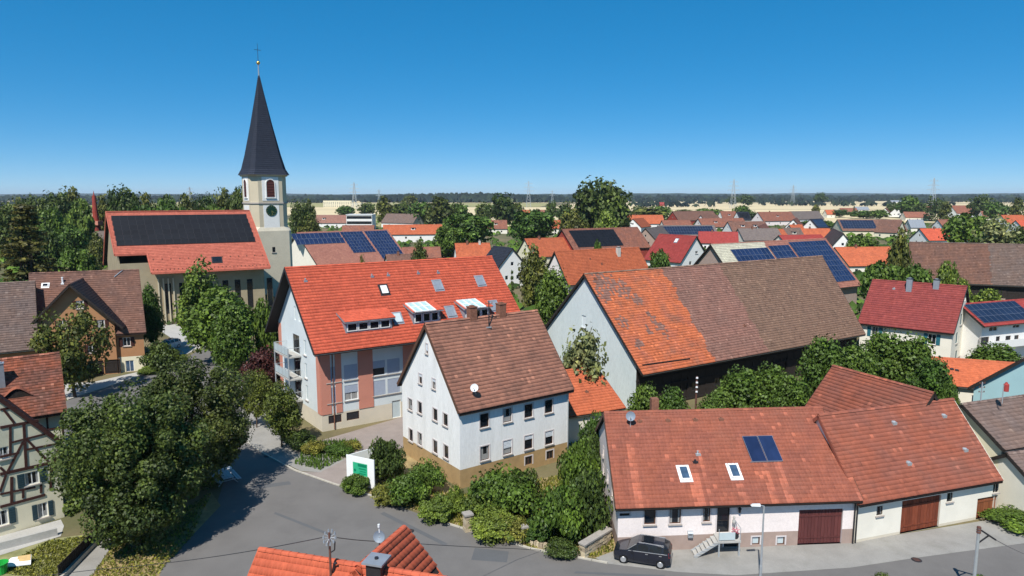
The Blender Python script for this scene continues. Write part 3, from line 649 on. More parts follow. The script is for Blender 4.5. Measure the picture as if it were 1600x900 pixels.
# ------------------------------------------------------------------ church and tower
h = House('church', 'long church nave with salmon tiled roof covered by a black solar field beside the tower', -75.67, 130.51, 28.3, 27.86, 12.09, 10.9, 22.61, -.145, -.027, oe=2.2, ov=.6, cat='church')
SC = h.sd(237, 427)[0]; CUT = h.SL - h.sd(205, 397)[1]
for x_ in (391, 437 - 15, 372, 263, 353):
    u, z = h.uv('F', x_, 455); h.win('F', u, 2.2, 1.15, 6.2, frame='darkmetal', mull=0, sill=False, trans=.5)
for u in (h.uv('F', 263, 455)[0] + 2.6,): h.win('F', u, 2.2, 1.15, 6.2, frame='darkmetal', mull=0, sill=False, trans=.5)
h.wall('stonewall')
m = MB(); D2 = h.SL
for side in 'FK':
    rects = [(0, SC, D2 - CUT), (SC, h.L, D2)] if side == 'F' else [(0, h.L, D2)]
    for a, b, D in rects:
        top = [h.rp(side, a, 0), h.rp(side, a, D), h.rp(side, b, D), h.rp(side, b, 0)]; bot = [(p[0], p[1], p[2] - .35) for p in top]
        if side == 'K': top = [top[i] for i in (0, 3, 2, 1)]; bot = [bot[i] for i in (0, 3, 2, 1)]
        m.hexa([*bot, *top])
rf = m.build('roof', M['darkwood'], h.root)
h.tiles(rf, 'church', 'F', 0, SC, 0, D2 - CUT, .4, .42, 'flat'); h.tiles(rf, 'church', 'F', SC, h.L, 0, D2, .4, .42, 'flat'); h.tiles(rf, 'church', 'K', 0, h.L, 0, D2, .4, .42, 'flat')
m = MB(); m.bar(h.rp('F', -.05, -.05, .05), h.rp('F', h.L + .05, -.05, .05), .5, .16); m.build('ridge_cap', M['church'], h.root)
m = MB()
for a, b, D in ((0, SC, D2 - CUT), (SC, h.L, D2)): m.bar(h.rp('F', a, D + .1, -.12), h.rp('F', b, D + .1, -.12), .28, .3)
m.build('gutter', M['church'], h.root)
for x_ in (-.04, h.L + .04):
    m = MB(); m.bar(h.rp('F', x_, 0, -.1), h.rp('F', x_, D2 - (CUT if x_ < 0 else 0), -.1), .12, .5); m.bar(h.rp('K', x_, 0, -.1), h.rp('K', x_, D2, -.1), .12, .5); m.build('barge_board', M['church'], h.root)
m = MB(); m.bar(h.rp('F', SC, D2 - CUT, -.1), h.rp('F', SC, D2, -.1), .2, .4); m.build('barge_board', M['church'], h.root)
m = MB()
for i in range(14): p = h.rp('F', SC + .8 + i * (h.L - SC - 1.5) / 13, D2 - 3.4, .1); m.box(p[0] - .09, p[0] + .09, p[1] - .09, p[1] + .09, p[2] - .1, p[2] + .12)
for i in range(30): p = h.rp('F', SC + .4 + i * (h.L - SC - .8) / 29, D2 - .7, .12); m.box(p[0] - .06, p[0] + .06, p[1] - .06, p[1] + .06, p[2] - .1, p[2] + .1)
tag(m.build('snow_guard', M['brick'], h.root), kind='stuff')
h.solar([(173, 338), (386, 335), (397, 378), (183, 385)], 18, 6, 'panelk', gap=.015)
h.skylight(339, 406, 1.8, 1.5, pane='glass', frame='darkmetal')
# the lower storey of the left bay stands back under the short eave: pilasters along the visible wall
m = MB()
for i in range(4): u = .5 + i * .9; p = h.fp('F', SC + .3 + u, 0, -.0); m.box(p[0] - .12, p[0] + .12, p[1] - .35, p[1] + .0, 0, 9.5)
m.build('pilaster', M['lightrender'], h.root)

def chsq(a, c):  # square of half side a with corners cut by c
    return [(-a + c, -a), (a - c, -a), (a, -a + c), (a, a - c), (a - c, a), (-a + c, a), (-a, a - c), (-a, -a + c)]
T0 = dep(418, 400, 170); tw = tag(empty('church_tower', (T0[0], T0[1], 0), R(38)), 'beige and white church tower with a slender slate spire and green clock face', 'church tower')
zt = lambda y: dep(418, y, 166)[2]
Z1, Z2, Z3, Z4, ZS, ZB, ZX = zt(361), zt(357), zt(317), zt(273), zt(110), zt(93), zt(62)
a, al_ = 4.4, 4.8
def loft(m, r0, z0, r1, z1, mi=0):
    n = len(r0)
    for i in range(n): j = (i + 1) % n; m.poly([(*r0[i], z0), (*r0[j], z0), (*r1[j], z1), (*r1[i], z1)], mi)
m = MB(); sq = lambda q: [(-q, -q), (q, -q), (q, q), (-q, q)]
loft(m, chsq(al_, .8), 0, chsq(al_, .8), Z1); loft(m, chsq(al_, .8), Z1, chsq(a, 1.5), Z1 + 1.0); m.build('shaft', M['towergrey'], tw)
m = MB(); loft(m, chsq(a, 1.5), Z1 + .9, chsq(a, 1.5), Z4); m.poly([(*p, Z4) for p in chsq(a, 1.5)]); m.build('belfry', M['lightrender'], tw)
m = MB(); loft(m, chsq(a + .18, 1.55), Z3 - .2, chsq(a + .18, 1.55), Z3 + .1); m.poly([(*p, Z3 + .1) for p in chsq(a + .18, 1.55)]); m.poly([(*p, Z3 - .2) for p in chsq(a + .18, 1.55)][::-1]); m.build('string_course', M['sill'], tw)
m = MB(); loft(m, chsq(a + .25, 1.55), Z4 - .35, chsq(a + .5, 1.6), Z4 + .02); m.poly([(*p, Z4) for p in chsq(a + .5, 1.6)]); m.build('cornice', M['lightrender'], tw)
for k_ in range(4):
    rot = Matrix.Rotation(k_ * math.pi / 2, 4, 'Z')
    m = MB(); m.box(-2.0, 2.0, -a - .07, -a + .1, Z3 + .5, Z4 - .5); m.box(-1.9, 1.9, -a - .07, -a + .1, Z2 - .1, Z3 - .6); m.build('white_panel', M['white2'], tw, mw=rot)
    m = MB(); m.box(-2.1, 2.1, -a - .2, -a + .1, Z2 - .35, Z2 - .1); m.build('ledge', M['sill'], tw, mw=rot)
    m = MB(); w_, zb, zh = .95, Z3 + 1.4, Z4 - 2.1
    arch = [(w_ * math.cos(math.pi * i / 10), zh + w_ * math.sin(math.pi * i / 10)) for i in range(11)]
    m.poly([(w_, -a - .09, zb), *[(x, -a - .09, z) for x, z in arch], (-w_, -a - .09, zb)][::-1]); o = m.build('belfry_window', M['darkwood'], tw, mw=rot)
    m = MB(); n = 11
    for i in range(n):
        z = zb + (zh + w_ - zb) * (i + .1) / n; zz = min(w_, w_ if z < zh else math.sqrt(max(.05, w_ ** 2 - (z - zh) ** 2)) * .95); m.hexa([(-zz, -a - .2, z), (zz, -a - .2, z), (zz, -a - .09, z + .18), (-zz, -a - .09, z + .18), (-zz, -a - .2, z + .08), (zz, -a - .2, z + .08), (zz, -a - .09, z + .26), (-zz, -a - .09, z + .26)])
    m.build('louvre', M['louvre'], o)
    m = MB(); pts = [(w_ + .12, zb - .1)] + [((w_ + .12) * math.cos(math.pi * i / 10), zh + (w_ + .12) * math.sin(math.pi * i / 10)) for i in range(11)] + [(-w_ - .12, zb - .1)]
    for p, q in zip(pts[:-1], pts[1:]): m.bar((p[0], -a - .16, p[1]), (q[0], -a - .16, q[1]), .16, .2)
    m.box(-w_ - .3, w_ + .3, -a - .3, -a, zb - .3, zb - .1); m.build('surround', M['white2'], o)
    if k_ in (0, 2):
        zc = (Z2 + Z3) / 2 + 1.2
        m = MB(); m.disc((0, -a - .07, zc), (0, -1, 0), 1.32, 28, 0, .1); m.disc((0, -a - .17, zc), (0, -1, 0), .35, 16, 0, .02)
        for i in range(12): t_ = math.pi * i / 6; m.bar((1.0 * math.sin(t_), -a - .18, zc + 1.0 * math.cos(t_)), (1.22 * math.sin(t_), -a - .18, zc + 1.22 * math.cos(t_)), .09, .03, 1, up=(0, 1, 0))
        o = m.build('clock_face', [M['green'], M['gold']], tw, mw=rot)
        m = MB(); m.bar((0, -a - .2, zc), (.55, -a - .2, zc - .45), .1, .03, 0, up=(0, 1, 0)); m.bar((0, -a - .2, zc), (.2, -a - .2, zc - 1.), .08, .03, 0, up=(0, 1, 0)); m.build('clock_hand', M['gold'], o)
m = MB(); m.box(-.35, .35, -al_ - .03, -al_ + .2, zt(394), zt(386)); m.build('slit_window', M['glass'], tw)
m = MB(); m.box(-.55, .55, -al_ - .15, -al_ + .1, zt(395.5), zt(394)); m.build('slit_sill', M['sill'], tw)
m = MB(); e = a + .62
def spl(f, z): return [(x * f, y * f) for x, y in chsq(e, 1.1)], z
prev = spl(1, Z4); hh = ZS - Z4
for t, f in ((.06, .86), (.2, .70), (.5, .42), (.8, .17), (1., .015)):
    cur = spl(f, Z4 + hh * t); loft(m, prev[0], prev[1], cur[0], cur[1]); prev = cur
m.build('spire', M['slate'], tw)
m = MB(); n_ = 46
for i in range(n_):
    t = .02 + .95 * i / n_; f = np.interp(t, [0, .06, .2, .5, .8, 1], [1, .86, .7, .42, .17, .015]); p = chsq(e * f + .03, 1.1 * f)
    for u, v in zip(p, p[1:] + p[:1]): m.bar((*u, Z4 + hh * t), (*v, Z4 + hh * t), .05, .07, r=random.random())
tag(m.build('slate_course', M['slate'], tw), kind='stuff')
for sx, sy in ((-1, -1), (1, -1), (1, 1), (-1, 1)):
    m = MB(); c = a - .15; m.poly([(sx * (c - .75), sy * (c + .55), Z4 + .1), (sx * (c + .55), sy * (c - .75), Z4 + .1), (sx * (c - 1.05), sy * (c - 1.05), Z4 + 4.2)]); m.poly([(sx * (c - .75), sy * (c + .55), Z4 + .1), (sx * (c - 1.05), sy * (c - 1.05), Z4 + 4.2), (sx * (c - 1.6), sy * (c - .4), Z4 + .1)]); m.poly([(sx * (c + .55), sy * (c - .75), Z4 + .1), (sx * (c - .4), sy * (c - 1.6), Z4 + .1), (sx * (c - 1.05), sy * (c - 1.05), Z4 + 4.2)])
    m.build('corner_broach', M['lead'], tw)
m = MB(); m.tube((0, 0, ZS - 1), (0, 0, ZB), .2, .12, 8); m.build('finial', M['metal'], tw)
m = MB(); m.lathe([(.02, -.45), (.3, -.35), (.48, 0), (.3, .35), (.02, .45)], 14, 0, (0, 0, ZB)); m.build('finial_ball', M['gold'], tw, smooth=True)
m = MB(); m.tube((0, 0, ZB), (0, 0, ZX), .06, .04, 6); m.bar((-.8, 0, ZX - 1.5), (.8, 0, ZX - 1.5), .09, .09); m.build('cross', M['darkmetal'], tw)

# ------------------------------------------------------------------ apartment house with the orange-red roof
h = House('apartment_house', 'large apartment house with bright orange-red roof, balconies and salmon wall strips', -20.99, 70.95, 32.7, 27.47, 8.0, 9.26, 17.81, -.086, oe=1.6, ov=1.15)
PL = 1.9
ucol = [h.uv('F', x, 580)[0] for x in (521, 548, 592, 615)]
for zi, z in enumerate((6.55, 4.2)):
    for ui, u in enumerate(ucol): h.win('F', u, z - 1.45 + .35, 1.55, 1.75, mull=1 if ui % 2 else 0, blind=(.97 if (ui + zi) % 3 != 2 else .5), blindm='blind2', sill=True)
for u in (ucol[0] - .1, ucol[1]): h.win('F', u + .1, .75, 1.5, .95, frame='framebrown', mull=0, sill=False)
h.win('F', h.uv('F', 592, 650)[0] + 2.2, .05, 1.1, 2.1, frame='frame', pane='frost', mull=0, sill=False, name='door')
for u in [ucol[3] + 4 + 3.4 * i for i in range(4)]:
    for z in (5.2, 2.9): h.win('F', u, z, 1.5, 1.7)
DA = h.y1 - h.y0
for z in (5.2, 2.6, 7.9):
    h.win('A', h.uv('A', 478, 580)[0], z, .75, 1.75, mull=0, frame='frame', pane='frost')
BU1 = h.uv('A', 471, 560)[0]; BU0 = max(.7, BU1 - 4.6)
for z in (2.4, 5.0, 7.7): h.win('A', (BU0 + BU1) / 2 + .8, z, 2.1, 2.15, mull=1, frame='darkmetal', pane='glass', sill=False)
for u in (DA / 2 - .55, DA / 2 + .75): h.win('A', u, 11.6, .55, 1.6, mull=0, pane='frost', sill=False)
h.wall('bluewhite', PL, 'plinth_cream')
h.roof('apt', .34, .4, 'wave', edge='darkmetal', gutter='metal')
# salmon wall strips, standing slightly proud of the plaster
for f, u, w_ in (('F', .55, 1.1), ('F', 2.0, .7), ('F', (ucol[1] + ucol[2]) / 2 + .05, 1.75), ('F', ucol[3] + 2.0, 1.6), ('A', .45, .9), ('A', DA - .5, .95)):
    o0 = Vector(h.fp(f, u - w_ / 2, PL, -.06)); m = MB(); zt_ = h.rz(h.y0) - .5
    q = [h.fp(f, uu, zz, ii) for zz in (PL, zt_) for uu, ii in ((u - w_ / 2, -.07), (u + w_ / 2, -.07), (u + w_ / 2, .05), (u - w_ / 2, .05))]; m.hexa(q); m.build('wall_strip', M['salmon'], h.root)
m = MB(); p = h.fp('F', 1.35, 0, -.1); m.tube((p[0], p[1], .1), (p[0], p[1], 9), .06, .06, 8); m.build('downpipe', M['brick'], h.root)
# balconies on the gable
for z in (2.35, 4.95, 7.6):
    u0, u1 = BU0, BU1; m = MB(); q = [h.fp('A', uu, zz, ii) for zz in (z - .18, z) for uu, ii in ((u0, -1.5), (u1, -1.5), (u1, .02), (u0, .02))]; m.hexa(q); b = m.build('balcony', M['concrete'], h.root)
    m = MB(); 
    for i in range(5): uu = u0 + (u1 - u0) * i / 4; a_, b_ = h.fp('A', uu, z, -1.45), h.fp('A', uu, z + 1.0, -1.45); m.tube(a_, b_, .03, .03, 6)
    for i0, i1 in (((u0, -1.45), (u1, -1.45)), ((u0, 0), (u0, -1.45)), ((u1, 0), (u1, -1.45))): m.tube(h.fp('A', i0[0], z + 1.0, i0[1]), h.fp('A', i1[0], z + 1.0, i1[1]), .03, .03, 6)
    m.build('railing', M['steel'], b)
    for i in range(4): 
        ua, ub = u0 + (u1 - u0) * i / 4 + .05, u0 + (u1 - u0) * (i + 1) / 4 - .05; m = MB(); m.hexa([h.fp('A', uu, zz, ii) for zz in (z + .1, z + .92) for uu, ii in ((ua, -1.47), (ub, -1.47), (ub, -1.44), (ua, -1.44))]); m.build('glass_panel', M['frost'], b)
m = MB()
for uu in (BU0, BU1): p = h.fp('A', uu, 0, -1.5); m.tube((p[0], p[1], 0), (p[0], p[1], 8.6), .07, .07, 8)
m.build('balcony_post', M['steel'], h.root)
def dormer(h, pxl, pxr, hf, beta, rm_, nwin, glass=None, label=None):
    """shed dormer: its front foot runs between two sight lines on the roof plane"""
    (s0, d0), (s1, d1) = h.sd(*pxl), h.sd(*pxr); d = (d0 + d1) / 2; run = hf / (math.tan(h.al) - math.tan(beta))
    tF = h.w - d * math.cos(h.al); zF = h.hr - d * math.sin(h.al); P = lambda s_, t, z: h.S((s_, t, z))
    root = MB(); root.poly([P(s0, tF, zF), P(s1, tF, zF), P(s1, tF, zF + hf), P(s0, tF, zF + hf)])
    for s_ in (s0, s1): root.poly([P(s_, tF, zF), P(s_, tF, zF + hf), P(s_, tF + run, zF + hf + run * math.tan(beta))])
    o = root.build('dormer', M['lead'], h.root)
    m = MB(); ov = .35; e0 = (tF - ov, zF + hf - ov * math.tan(beta)); e1 = (tF + run + .1, zF + hf + (run + .1) * math.tan(beta)); a_, b_ = s0 - .25, s1 + .25
    m.hexa([P(a_, e0[0], e0[1]), P(b_, e0[0], e0[1]), P(b_, *e1), P(a_, *e1), P(a_, e0[0], e0[1] + .16), P(b_, e0[0], e0[1] + .16), P(b_, e1[0], e1[1] + .16), P(a_, e1[0], e1[1] + .16)])
    ro = m.build('dormer_roof', M['lead'], o)
    V, Q, r = tile_arrays(a_, b_, 0, math.hypot(e1[0] - e0[0], e1[1] - e0[1]), .34, .4, PROF['wave']); cb, sb = math.cos(beta), math.sin(beta)
    t = e1[0] - V[:, 1] * cb - V[:, 2] * sb; z = e1[1] + .17 - V[:, 1] * sb + V[:, 2] * cb
    W_ = np.stack([V[:, 0] + t * h.k, t, z], 1); to = link('tile_field', np_mesh('tile_field', W_, Q, M[rm_], r), o); to['kind'] = 'stuff'
    for i in range(nwin):
        a0 = s0 + .15 + (s1 - s0 - .3) * i / nwin; a1 = s0 + .15 + (s1 - s0 - .3) * (i + 1) / nwin - .12; m = MB(); za, zb = zF + .25, zF + hf - .2
        for b0, b1, z0, z1 in ((a0, a0 + .09, za, zb), (a1 - .09, a1, za, zb), (a0 + .09, a1 - .09, za, za + .09), (a0 + .09, a1 - .09, zb - .09, zb)):
            m.hexa([P(s_, tt, zz) for zz in (z0, z1) for s_, tt in ((b0, tF - .09), (b1, tF - .09), (b1, tF + .02), (b0, tF + .02))])
        w_ = m.build('dormer_window', M['frame'], o); m = MB(); m.hexa([P(s_, tt, zz) for zz in (za + .05, zb - .05) for s_, tt in ((a0 + .05, tF - .04), (a1 - .05, tF - .04), (a1 - .05, tF - .02), (a0 + .05, tF - .02))]); m.build('pane', M['glass'], w_)
    if glass:
        ga, gb = glass; g0 = s0 + (s1 - s0) * ga; g1 = s0 + (s1 - s0) * gb; ln = 2.6
        Pz = lambda s_, q, off: P(s_, e0[0] - .35 + q * cb - off * sb, e0[1] + .2 - .35 * math.tan(beta) + q * sb + off * cb)
        m = MB()
        for i in range(4): s_ = g0 + (g1 - g0) * i / 3; m.hexa([Pz(ss, q, of) for of in (.06, .2) for ss, q in ((s_ - .07, 0), (s_ + .07, 0), (s_ + .07, ln), (s_ - .07, ln))])
        for q in (.0, ln - .14, ln * .5): m.hexa([Pz(ss, qq, of) for of in (.05, .19) for ss, qq in ((g0, q), (g1, q), (g1, q + .14), (g0, q + .14))])
        f = m.build('glass_canopy', M['frame'], o)
        for i in range(3): a_ = g0 + (g1 - g0) * i / 3 + .08; b_ = g0 + (g1 - g0) * (i + 1) / 3 - .08; m = MB(); m.hexa([Pz(ss, qq, of) for of in (.1, .13) for ss, qq in ((a_, .1), (b_, .1), (b_, ln - .1), (a_, ln - .1))]); m.build('canopy_pane', M['canopy'], f)
    return o
dormer(h, (541, 524), (612, 512), 1.35, R(18), 'apt', 4)
dormer(h, (646, 508), (688, 503), 1.5, R(16), 'apt', 3, (.0, .72))
dormer(h, (726, 502), (765, 497), 1.5, R(16), 'apt', 3, (.0, .72))
h.skylight(600, 453, 1.0, 1.35, pane='frame', frame='darkmetal'); h.skylight(684, 446, 1.1, 1.5, pane='metal'); h.skylight(750, 439, 1.1, 1.5, pane='metal'); h.skylight(704, 487, 1.1, 1.5, pane='metal'); h.skylight(621, 497, 1.0, 1.4, pane='frost', frame='lead'); h.skylight(772, 478, 1.1, 1.5, pane='metal')
for x_, y_ in ((477, 439), (581, 432), (606, 430), (653, 427), (684, 426)): h.vent(x_, y_, r=.07, h=.25)

# ------------------------------------------------------------------ white house in the middle
h = House('white_house', 'tall white house with brown tiled roof, ochre plinth and a white dish on the roof', -4.59, 57.51, 34.7, 12.97, 5.85, 7.18, 14.2, -.034, oe=.45, ov=.3); h.sur = True
for x_, y_ in ((757, 657), (793, 649), (826, 642), (857.5, 635)): h.wpx('F', x_, y_, .95, 1.3, frame='framebrown', mull=0)
for x_, y_, b_ in ((757.5, 708, 0), (793, 699, .55), (826, 691, .3), (858, 684, .42)): h.wpx('F', x_, y_, .95, 1.35, frame='framebrown', mull=0, blind=b_)
for x_, y_ in ((859, 729), (826, 737)): h.win('F', h.uv('F', x_, y_)[0], .5, .85, .85, frame='framebrown', mull=1, sill=False)
for x_, y_ in ((641, 632), (656, 637), (680, 648), (696, 656)): h.wpx('A', x_, y_, .8, 1.15, frame='framebrown', mull=0)
for x_, y_ in ((642, 680), (656, 686), (680, 698), (697, 706)): h.wpx('A', x_, y_, .8, 1.25, frame='framebrown', mull=0)
for x_, y_ in ((657, 592), (678, 600)): h.wpx('A', x_, y_, .6, .95, frame='framebrown', mull=0, blind=.3)
h.wpx('A', 667, 545, .4, .95, frame='framebrown', mull=0, blind=.7)
for x_, y_ in ((640, 724), (655, 730)): h.wpx('A', x_, y_, .8, .55, frame='gate1', pane='gate1', mull=0, sill=False)
h.wall('white_wall', 1.75, 'tan')
h.roof('white', .3, .36, 'flat', edge='framebrown', gutter='darkwood', bands=[(.4, .44, .1, 1, .2), (.62, .66, .05, .9, .2), (0, .05, 0, 1, -.2), (.8, .9, .3, .8, -.12)])
for x_, y_ in ((735, 489), (781, 485)):
    q, d = h.sd(x_, y_); h.chimney(q, min(max(d, -.2), .5), .75, .75, .9, 'brick', cap='brick')
m = MB(); p = h.fp('F', h.x1 - h.x0 - .12, 0, -.1); m.tube((p[0], p[1], .1), (p[0], p[1], 7), .055, .055, 8); m.build('downpipe', M['steel'], h.root)
def dish(name, label, p, aim, r, mt, pole, arm=True, group=None):
    o = tag(empty(name, p), label, 'satellite dish', group); m = MB(); d = Vector(aim).normalized(); rot = d.to_track_quat('Z', 'Y').to_matrix().to_4x4()
    m.lathe([(r * i / 6, .32 * r * (i / 6) ** 2) for i in range(7)], 20); m.lathe([(r, .32 * r), (r, .32 * r - .03), (r * .6, .05), (.01, -.04)], 20); m.build('reflector', M[mt], o, mw=rot, smooth=True)
    m = MB(); m.tube((0, 0, 0), tuple(pole), .035, .035, 8); m.build('bracket', M['steel'], o)
    if arm:
        m = MB(); e_ = rot @ Vector((0, -r * .9, .3 * r)); f_ = rot @ Vector((0, -r * .25, r * 1.05)); m.tube(e_, f_, .02, .02, 6); m.tube(f_, f_ + (rot @ Vector((0, .05, -.16))), .05, .05, 8); m.build('receiver', M['steel'], o)
    return o
q, d = h.sd(736, 612); p = h.mw @ Vector(h.rp('F', q, d, .75)); dish('satellite_dish', 'round white satellite dish low on the brown roof of the white house', p, (-.15, -1, .45), .36, 'dishw', (0.1, .45, -.75))
q, d = h.sd(764, 511); p = h.mw @ Vector(h.rp('F', q, d, 0))
o = tag(empty('roof_mast', p), 'dark cable mast with a fork head on the ridge of the brown roof', 'roof mast'); m = MB(); m.tube((0, 0, -.1), (0, 0, 2.6), .06, .05, 8); m.build('pole', M['darkmetal'], o)
m = MB(); m.bar((-.35, 0, 2.3), (.35, 0, 2.3), .06, .06); m.bar((-.3, 0, 2.0), (.3, 0, 2.0), .06, .06)
for x_ in (-.3, 0, .3): m.tube((x_, 0, 2.3), (x_, 0, 2.5), .05, .03, 6)
m.build('insulator', M['brick'], o); m = MB(); m.box(-.25, .25, -.25, .25, -.05, .05); m.build('base_plate', M['metal'], o)

# ------------------------------------------------------------------ annex, big barn
h = House('garage', 'low outbuilding with bright orange tiles tucked behind the white house', 5.16, 68.63, 25.2, 8, 4.98, 3.03, 6.55, -.127, oe=.3, ov=.25, cat='outbuilding')
h.win('F', 4.5, 1, .9, 1); h.wall('cream2'); h.roof('orange', .3, .36, 'wave', edge='darkwood'); h.vent(916, 612, 'brick', .05, .15)
h = House('barn', 'huge old barn with patched orange and brown roof and pale blue gable', 15.49, 78.63, 31.7, 45.28, 11.12, 4.97, 15.9, -.035, .443, oe=1.5, ov=.35, cat='barn')
D = h.y1 - h.y0
u, z = h.uv('A', 912, 500); h.win('A', u, z - 1, .85, 1.6, frame='bluewhite', pane='bluewhite', mull=0, sill=True)
for x_ in (1087, 1120, 1150): u = h.uv('F', x_, 608)[0]; h.win('F', u, 1.1, 1.3, 1.1, frame='darkwood', mull=1, sill=False)
h.gate('F', h.uv('F', 1060, 615)[0], .02, 3.2, 3.0, 'darkwood'); h.gate('F', h.uv('F', 1215, 600)[0], .02, 3.4, 3.1, 'darkwood')
h.wall('barnwall', name='wall', faces='AKB')
h.wall('darkwood', faces='F', name='timber_wall')
m = MB(); LF_ = h.x1 - h.x0
for i in range(31):
    u = .12 + (LF_ - .24) * i / 30; m = MB(); m.hexa([h.fp('F', uu, zz, ii) for zz in (.05, 3.9) for uu, ii in ((u - .1, -.05), (u + .1, -.05), (u + .1, .05), (u - .1, .05))]) ; m.build('beam', M['darkwood'], h.root)
for z in (.2, 2.6, 3.75): m = MB(); m.hexa([h.fp('F', uu, zz, ii) for zz in (z - .1, z + .1) for uu, ii in ((0, -.07), (LF_, -.07), (LF_, .05), (0, .05))]); m.build('beam', M['darkwood'], h.root)
h.roof('barnA', .3, .38, 'flat', edge='darkwood', gutter='metal', segs=[(0, .27, 'barnA'), (.27, .5, 'barnB'), (.5, 1, 'barnC')], blobs=[(.05, .1, .035, .12, 1), (.09, .17, .03, .1, 1), (.02, .2, .02, .1, 1), (.13, .52, .012, .1, 1), (.15, .62, .012, .08, 1), (.1, .6, .012, .05, 1), (.03, .5, .02, .06, 1), (.04, .72, .015, .05, 1), (.12, .3, .015, .06, 1)])
(q0, d0), (q1, d1) = h.sd(1003, 571), h.sd(1077, 561); m = MB(); m.bar(h.rp('F', q0, d0, .12), h.rp('F', q1, d1, .12), .12, .1); m.build('snow_rail', M['darkwood'], h.root)
h.vent(929, 436, 'brick', .06, .2); h.vent(1163, 509, 'brick', .06, .2)

# ------------------------------------------------------------------ long house by the street, right foreground
h = House('farmhouse', 'long low farmhouse with weathered orange roof, blue roof collector and maroon garage gate', 7.48, 46.55, 4.2, 18.52, 7.5, 3.66, 8.34, .08, oe=.55, ov=.25); h.sur = True
for x_, y_, w_, h_ in ((1015.5, 808, .85, 1.15), (1055, 807, .85, 1.15), (1104, 804.5, .55, 1.1)): h.wpx('F', x_, y_, w_, h_, frame='framebrown', mull=0)
u, z = h.uv('F', 1129, 832); DZ = max(z, 1.2); h.win('F', u, DZ, .95, 2.0, frame='darkwood', pane='glass', mull=0, sill=False, trans=.45, name='door')
UD = u
for x_ in (1181, 1220): h.wpx('F', x_, 845, .6, .62, frame='framebrown', pane='frost', mull=0, sill=False)
u, z = h.uv('F', 1142, 855); h.win('F', u, .08, 1.1, .85, frame='darkwood', mull=0, sill=False)
h.wpx('F', 976, 804, .75, .22, frame='darkwood', mull=0, sill=False)
h.gpx('F', 1249, 797, 1313, 864, 'gate1', n=13)
D = h.y1 - h.y0
for x_, y_ in ((943, 706), (950, 745), (957, 770), (943, 735)): h.wpx('A', x_, y_, .6, .75, frame='framebrown', mull=0, sill=True)
h.wall('pinkwhite', 1.15, 'taupe')
h.roof('fr1', .29, .35, 'pan', edge='framebrown', gutter='darkwood', bands=[(.075, .1, .3, 1, .4), (.3, .345, .68, 1, .6), (.37, .39, .4, 1, .42), (.5, .53, .66, 1, .5), (.62, .645, .6, 1, .42), (.685, .71, .55, 1, .5), (.8, .82, .2, 1, .15), (.03, .06, .3, .9, -.3), (.13, .2, .6, 1, -.2), (.42, .48, .5, .95, -.15), (.74, .79, .3, .9, -.15), (.97, 1, 0, 1, .25)])
h.skylight(1069, 740, .75, 1.2, frame='frame', pane='glassb'); h.skylight(1147, 737, .75, 1.2, frame='frame', pane='glassb')
h.solar([(1162, 683), (1210, 682), (1219, 723), (1170, 724)], 2, 1, 'panel', gap=.06, name='solar_collector')
for x_, y_ in ((999, 658), (1043, 657), (1086, 656), (1126, 655)): h.vent(x_, y_, 'brick', .05, .12)
h.vent(1090, 710, 'steel', .06, .25); h.vent(1086, 722, 'darkmetal', .06, .15)
m = MB(); p = h.fp('F', h.x1 - h.x0 - .08, 0, -.12); m.tube((p[0], p[1], .05), (p[0], p[1], 3.3), .06, .06, 8); m.build('downpipe', M['darkmetal'], h.root)
q, d = h.sd(985, 668); p = h.mw @ Vector(h.rp('F', q, d, 0)); dish('satellite_dish', 'grey satellite dish on a dark post at the top left of the farmhouse roof', p + Vector((0, 0, .95)), (-.2, -1, .3), .38, 'dish', (0, .05, -1.0))
m = MB(); m.box(-.3, .3, -.3, .3, -.1, 1.3); q, d = h.sd(1023, 638); p = h.rp('K', q, .6); o = m.build('chimney', M['brick'], h.root, mw=Matrix.Translation(p))
# entrance steps of that house
W = lambda f, u, z, o_: h.mw @ Vector(h.fp(f, u, z, o_))
st = tag(empty('entrance_steps', W('F', UD, 0, 0)), 'light stone entrance steps with landing on posts below the glass door', 'steps'); im = st.matrix_basis.inverted(); im = Matrix.Translation(-Vector(st.location))
def hx(m, f, us, zs, os_, mi=0): m.hexa([im @ W(f, uu, zz, oo) for zz in zs for uu, oo in ((us[0], os_[0]), (us[1], os_[0]), (us[1], os_[1]), (us[0], os_[1]))], mi)
m = MB(); hx(m, 'F', (UD - .7, UD + 1.0), (DZ - .18, DZ - .02), (-1.25, -.01)); m.build('landing', M['concrete'], st)
for u in (UD - .6, UD + .9): m = MB(); hx(m, 'F', (u - .05, u + .05), (0, DZ - .18), (-1.2, -1.1)); m.build('post', M['steel'], st)
for i in range(6):
    z = (DZ - .05) * (5 - i + .5) / 6.2; u = UD - .72 - .27 * (i + .5); m = MB(); hx(m, 'F', (u - .17, u + .15), (z, z + .06), (-1.22, -.2)); m.build('step', M['concrete'], st)
for o_ in (-1.15, -.3):
    m = MB(); a_, b_ = im @ W('F', UD - .7, DZ - .16, o_), im @ W('F', UD - 2.4, .02, o_); m.bar(a_, b_, .08, .22); m.build('stringer', M['steel'], st)
m = MB(); hx(m, 'F', (UD - .62, UD + .55), (DZ + .05, DZ + .62), (-1.22, -1.19)); m.build('glass_panel', M['frost'], st)
m = MB(); 
for u in (UD - .65, UD + .95): m.tube(im @ W('F', u, DZ - .1, -1.2), im @ W('F', u, DZ + .9, -1.2), .025, .025, 6)
m.tube(im @ W('F', UD + .95, DZ + .9, -1.2), im @ W('F', UD + .95, DZ + .9, -.05), .025, .025, 6); m.build('handrail', M['steel'], st)
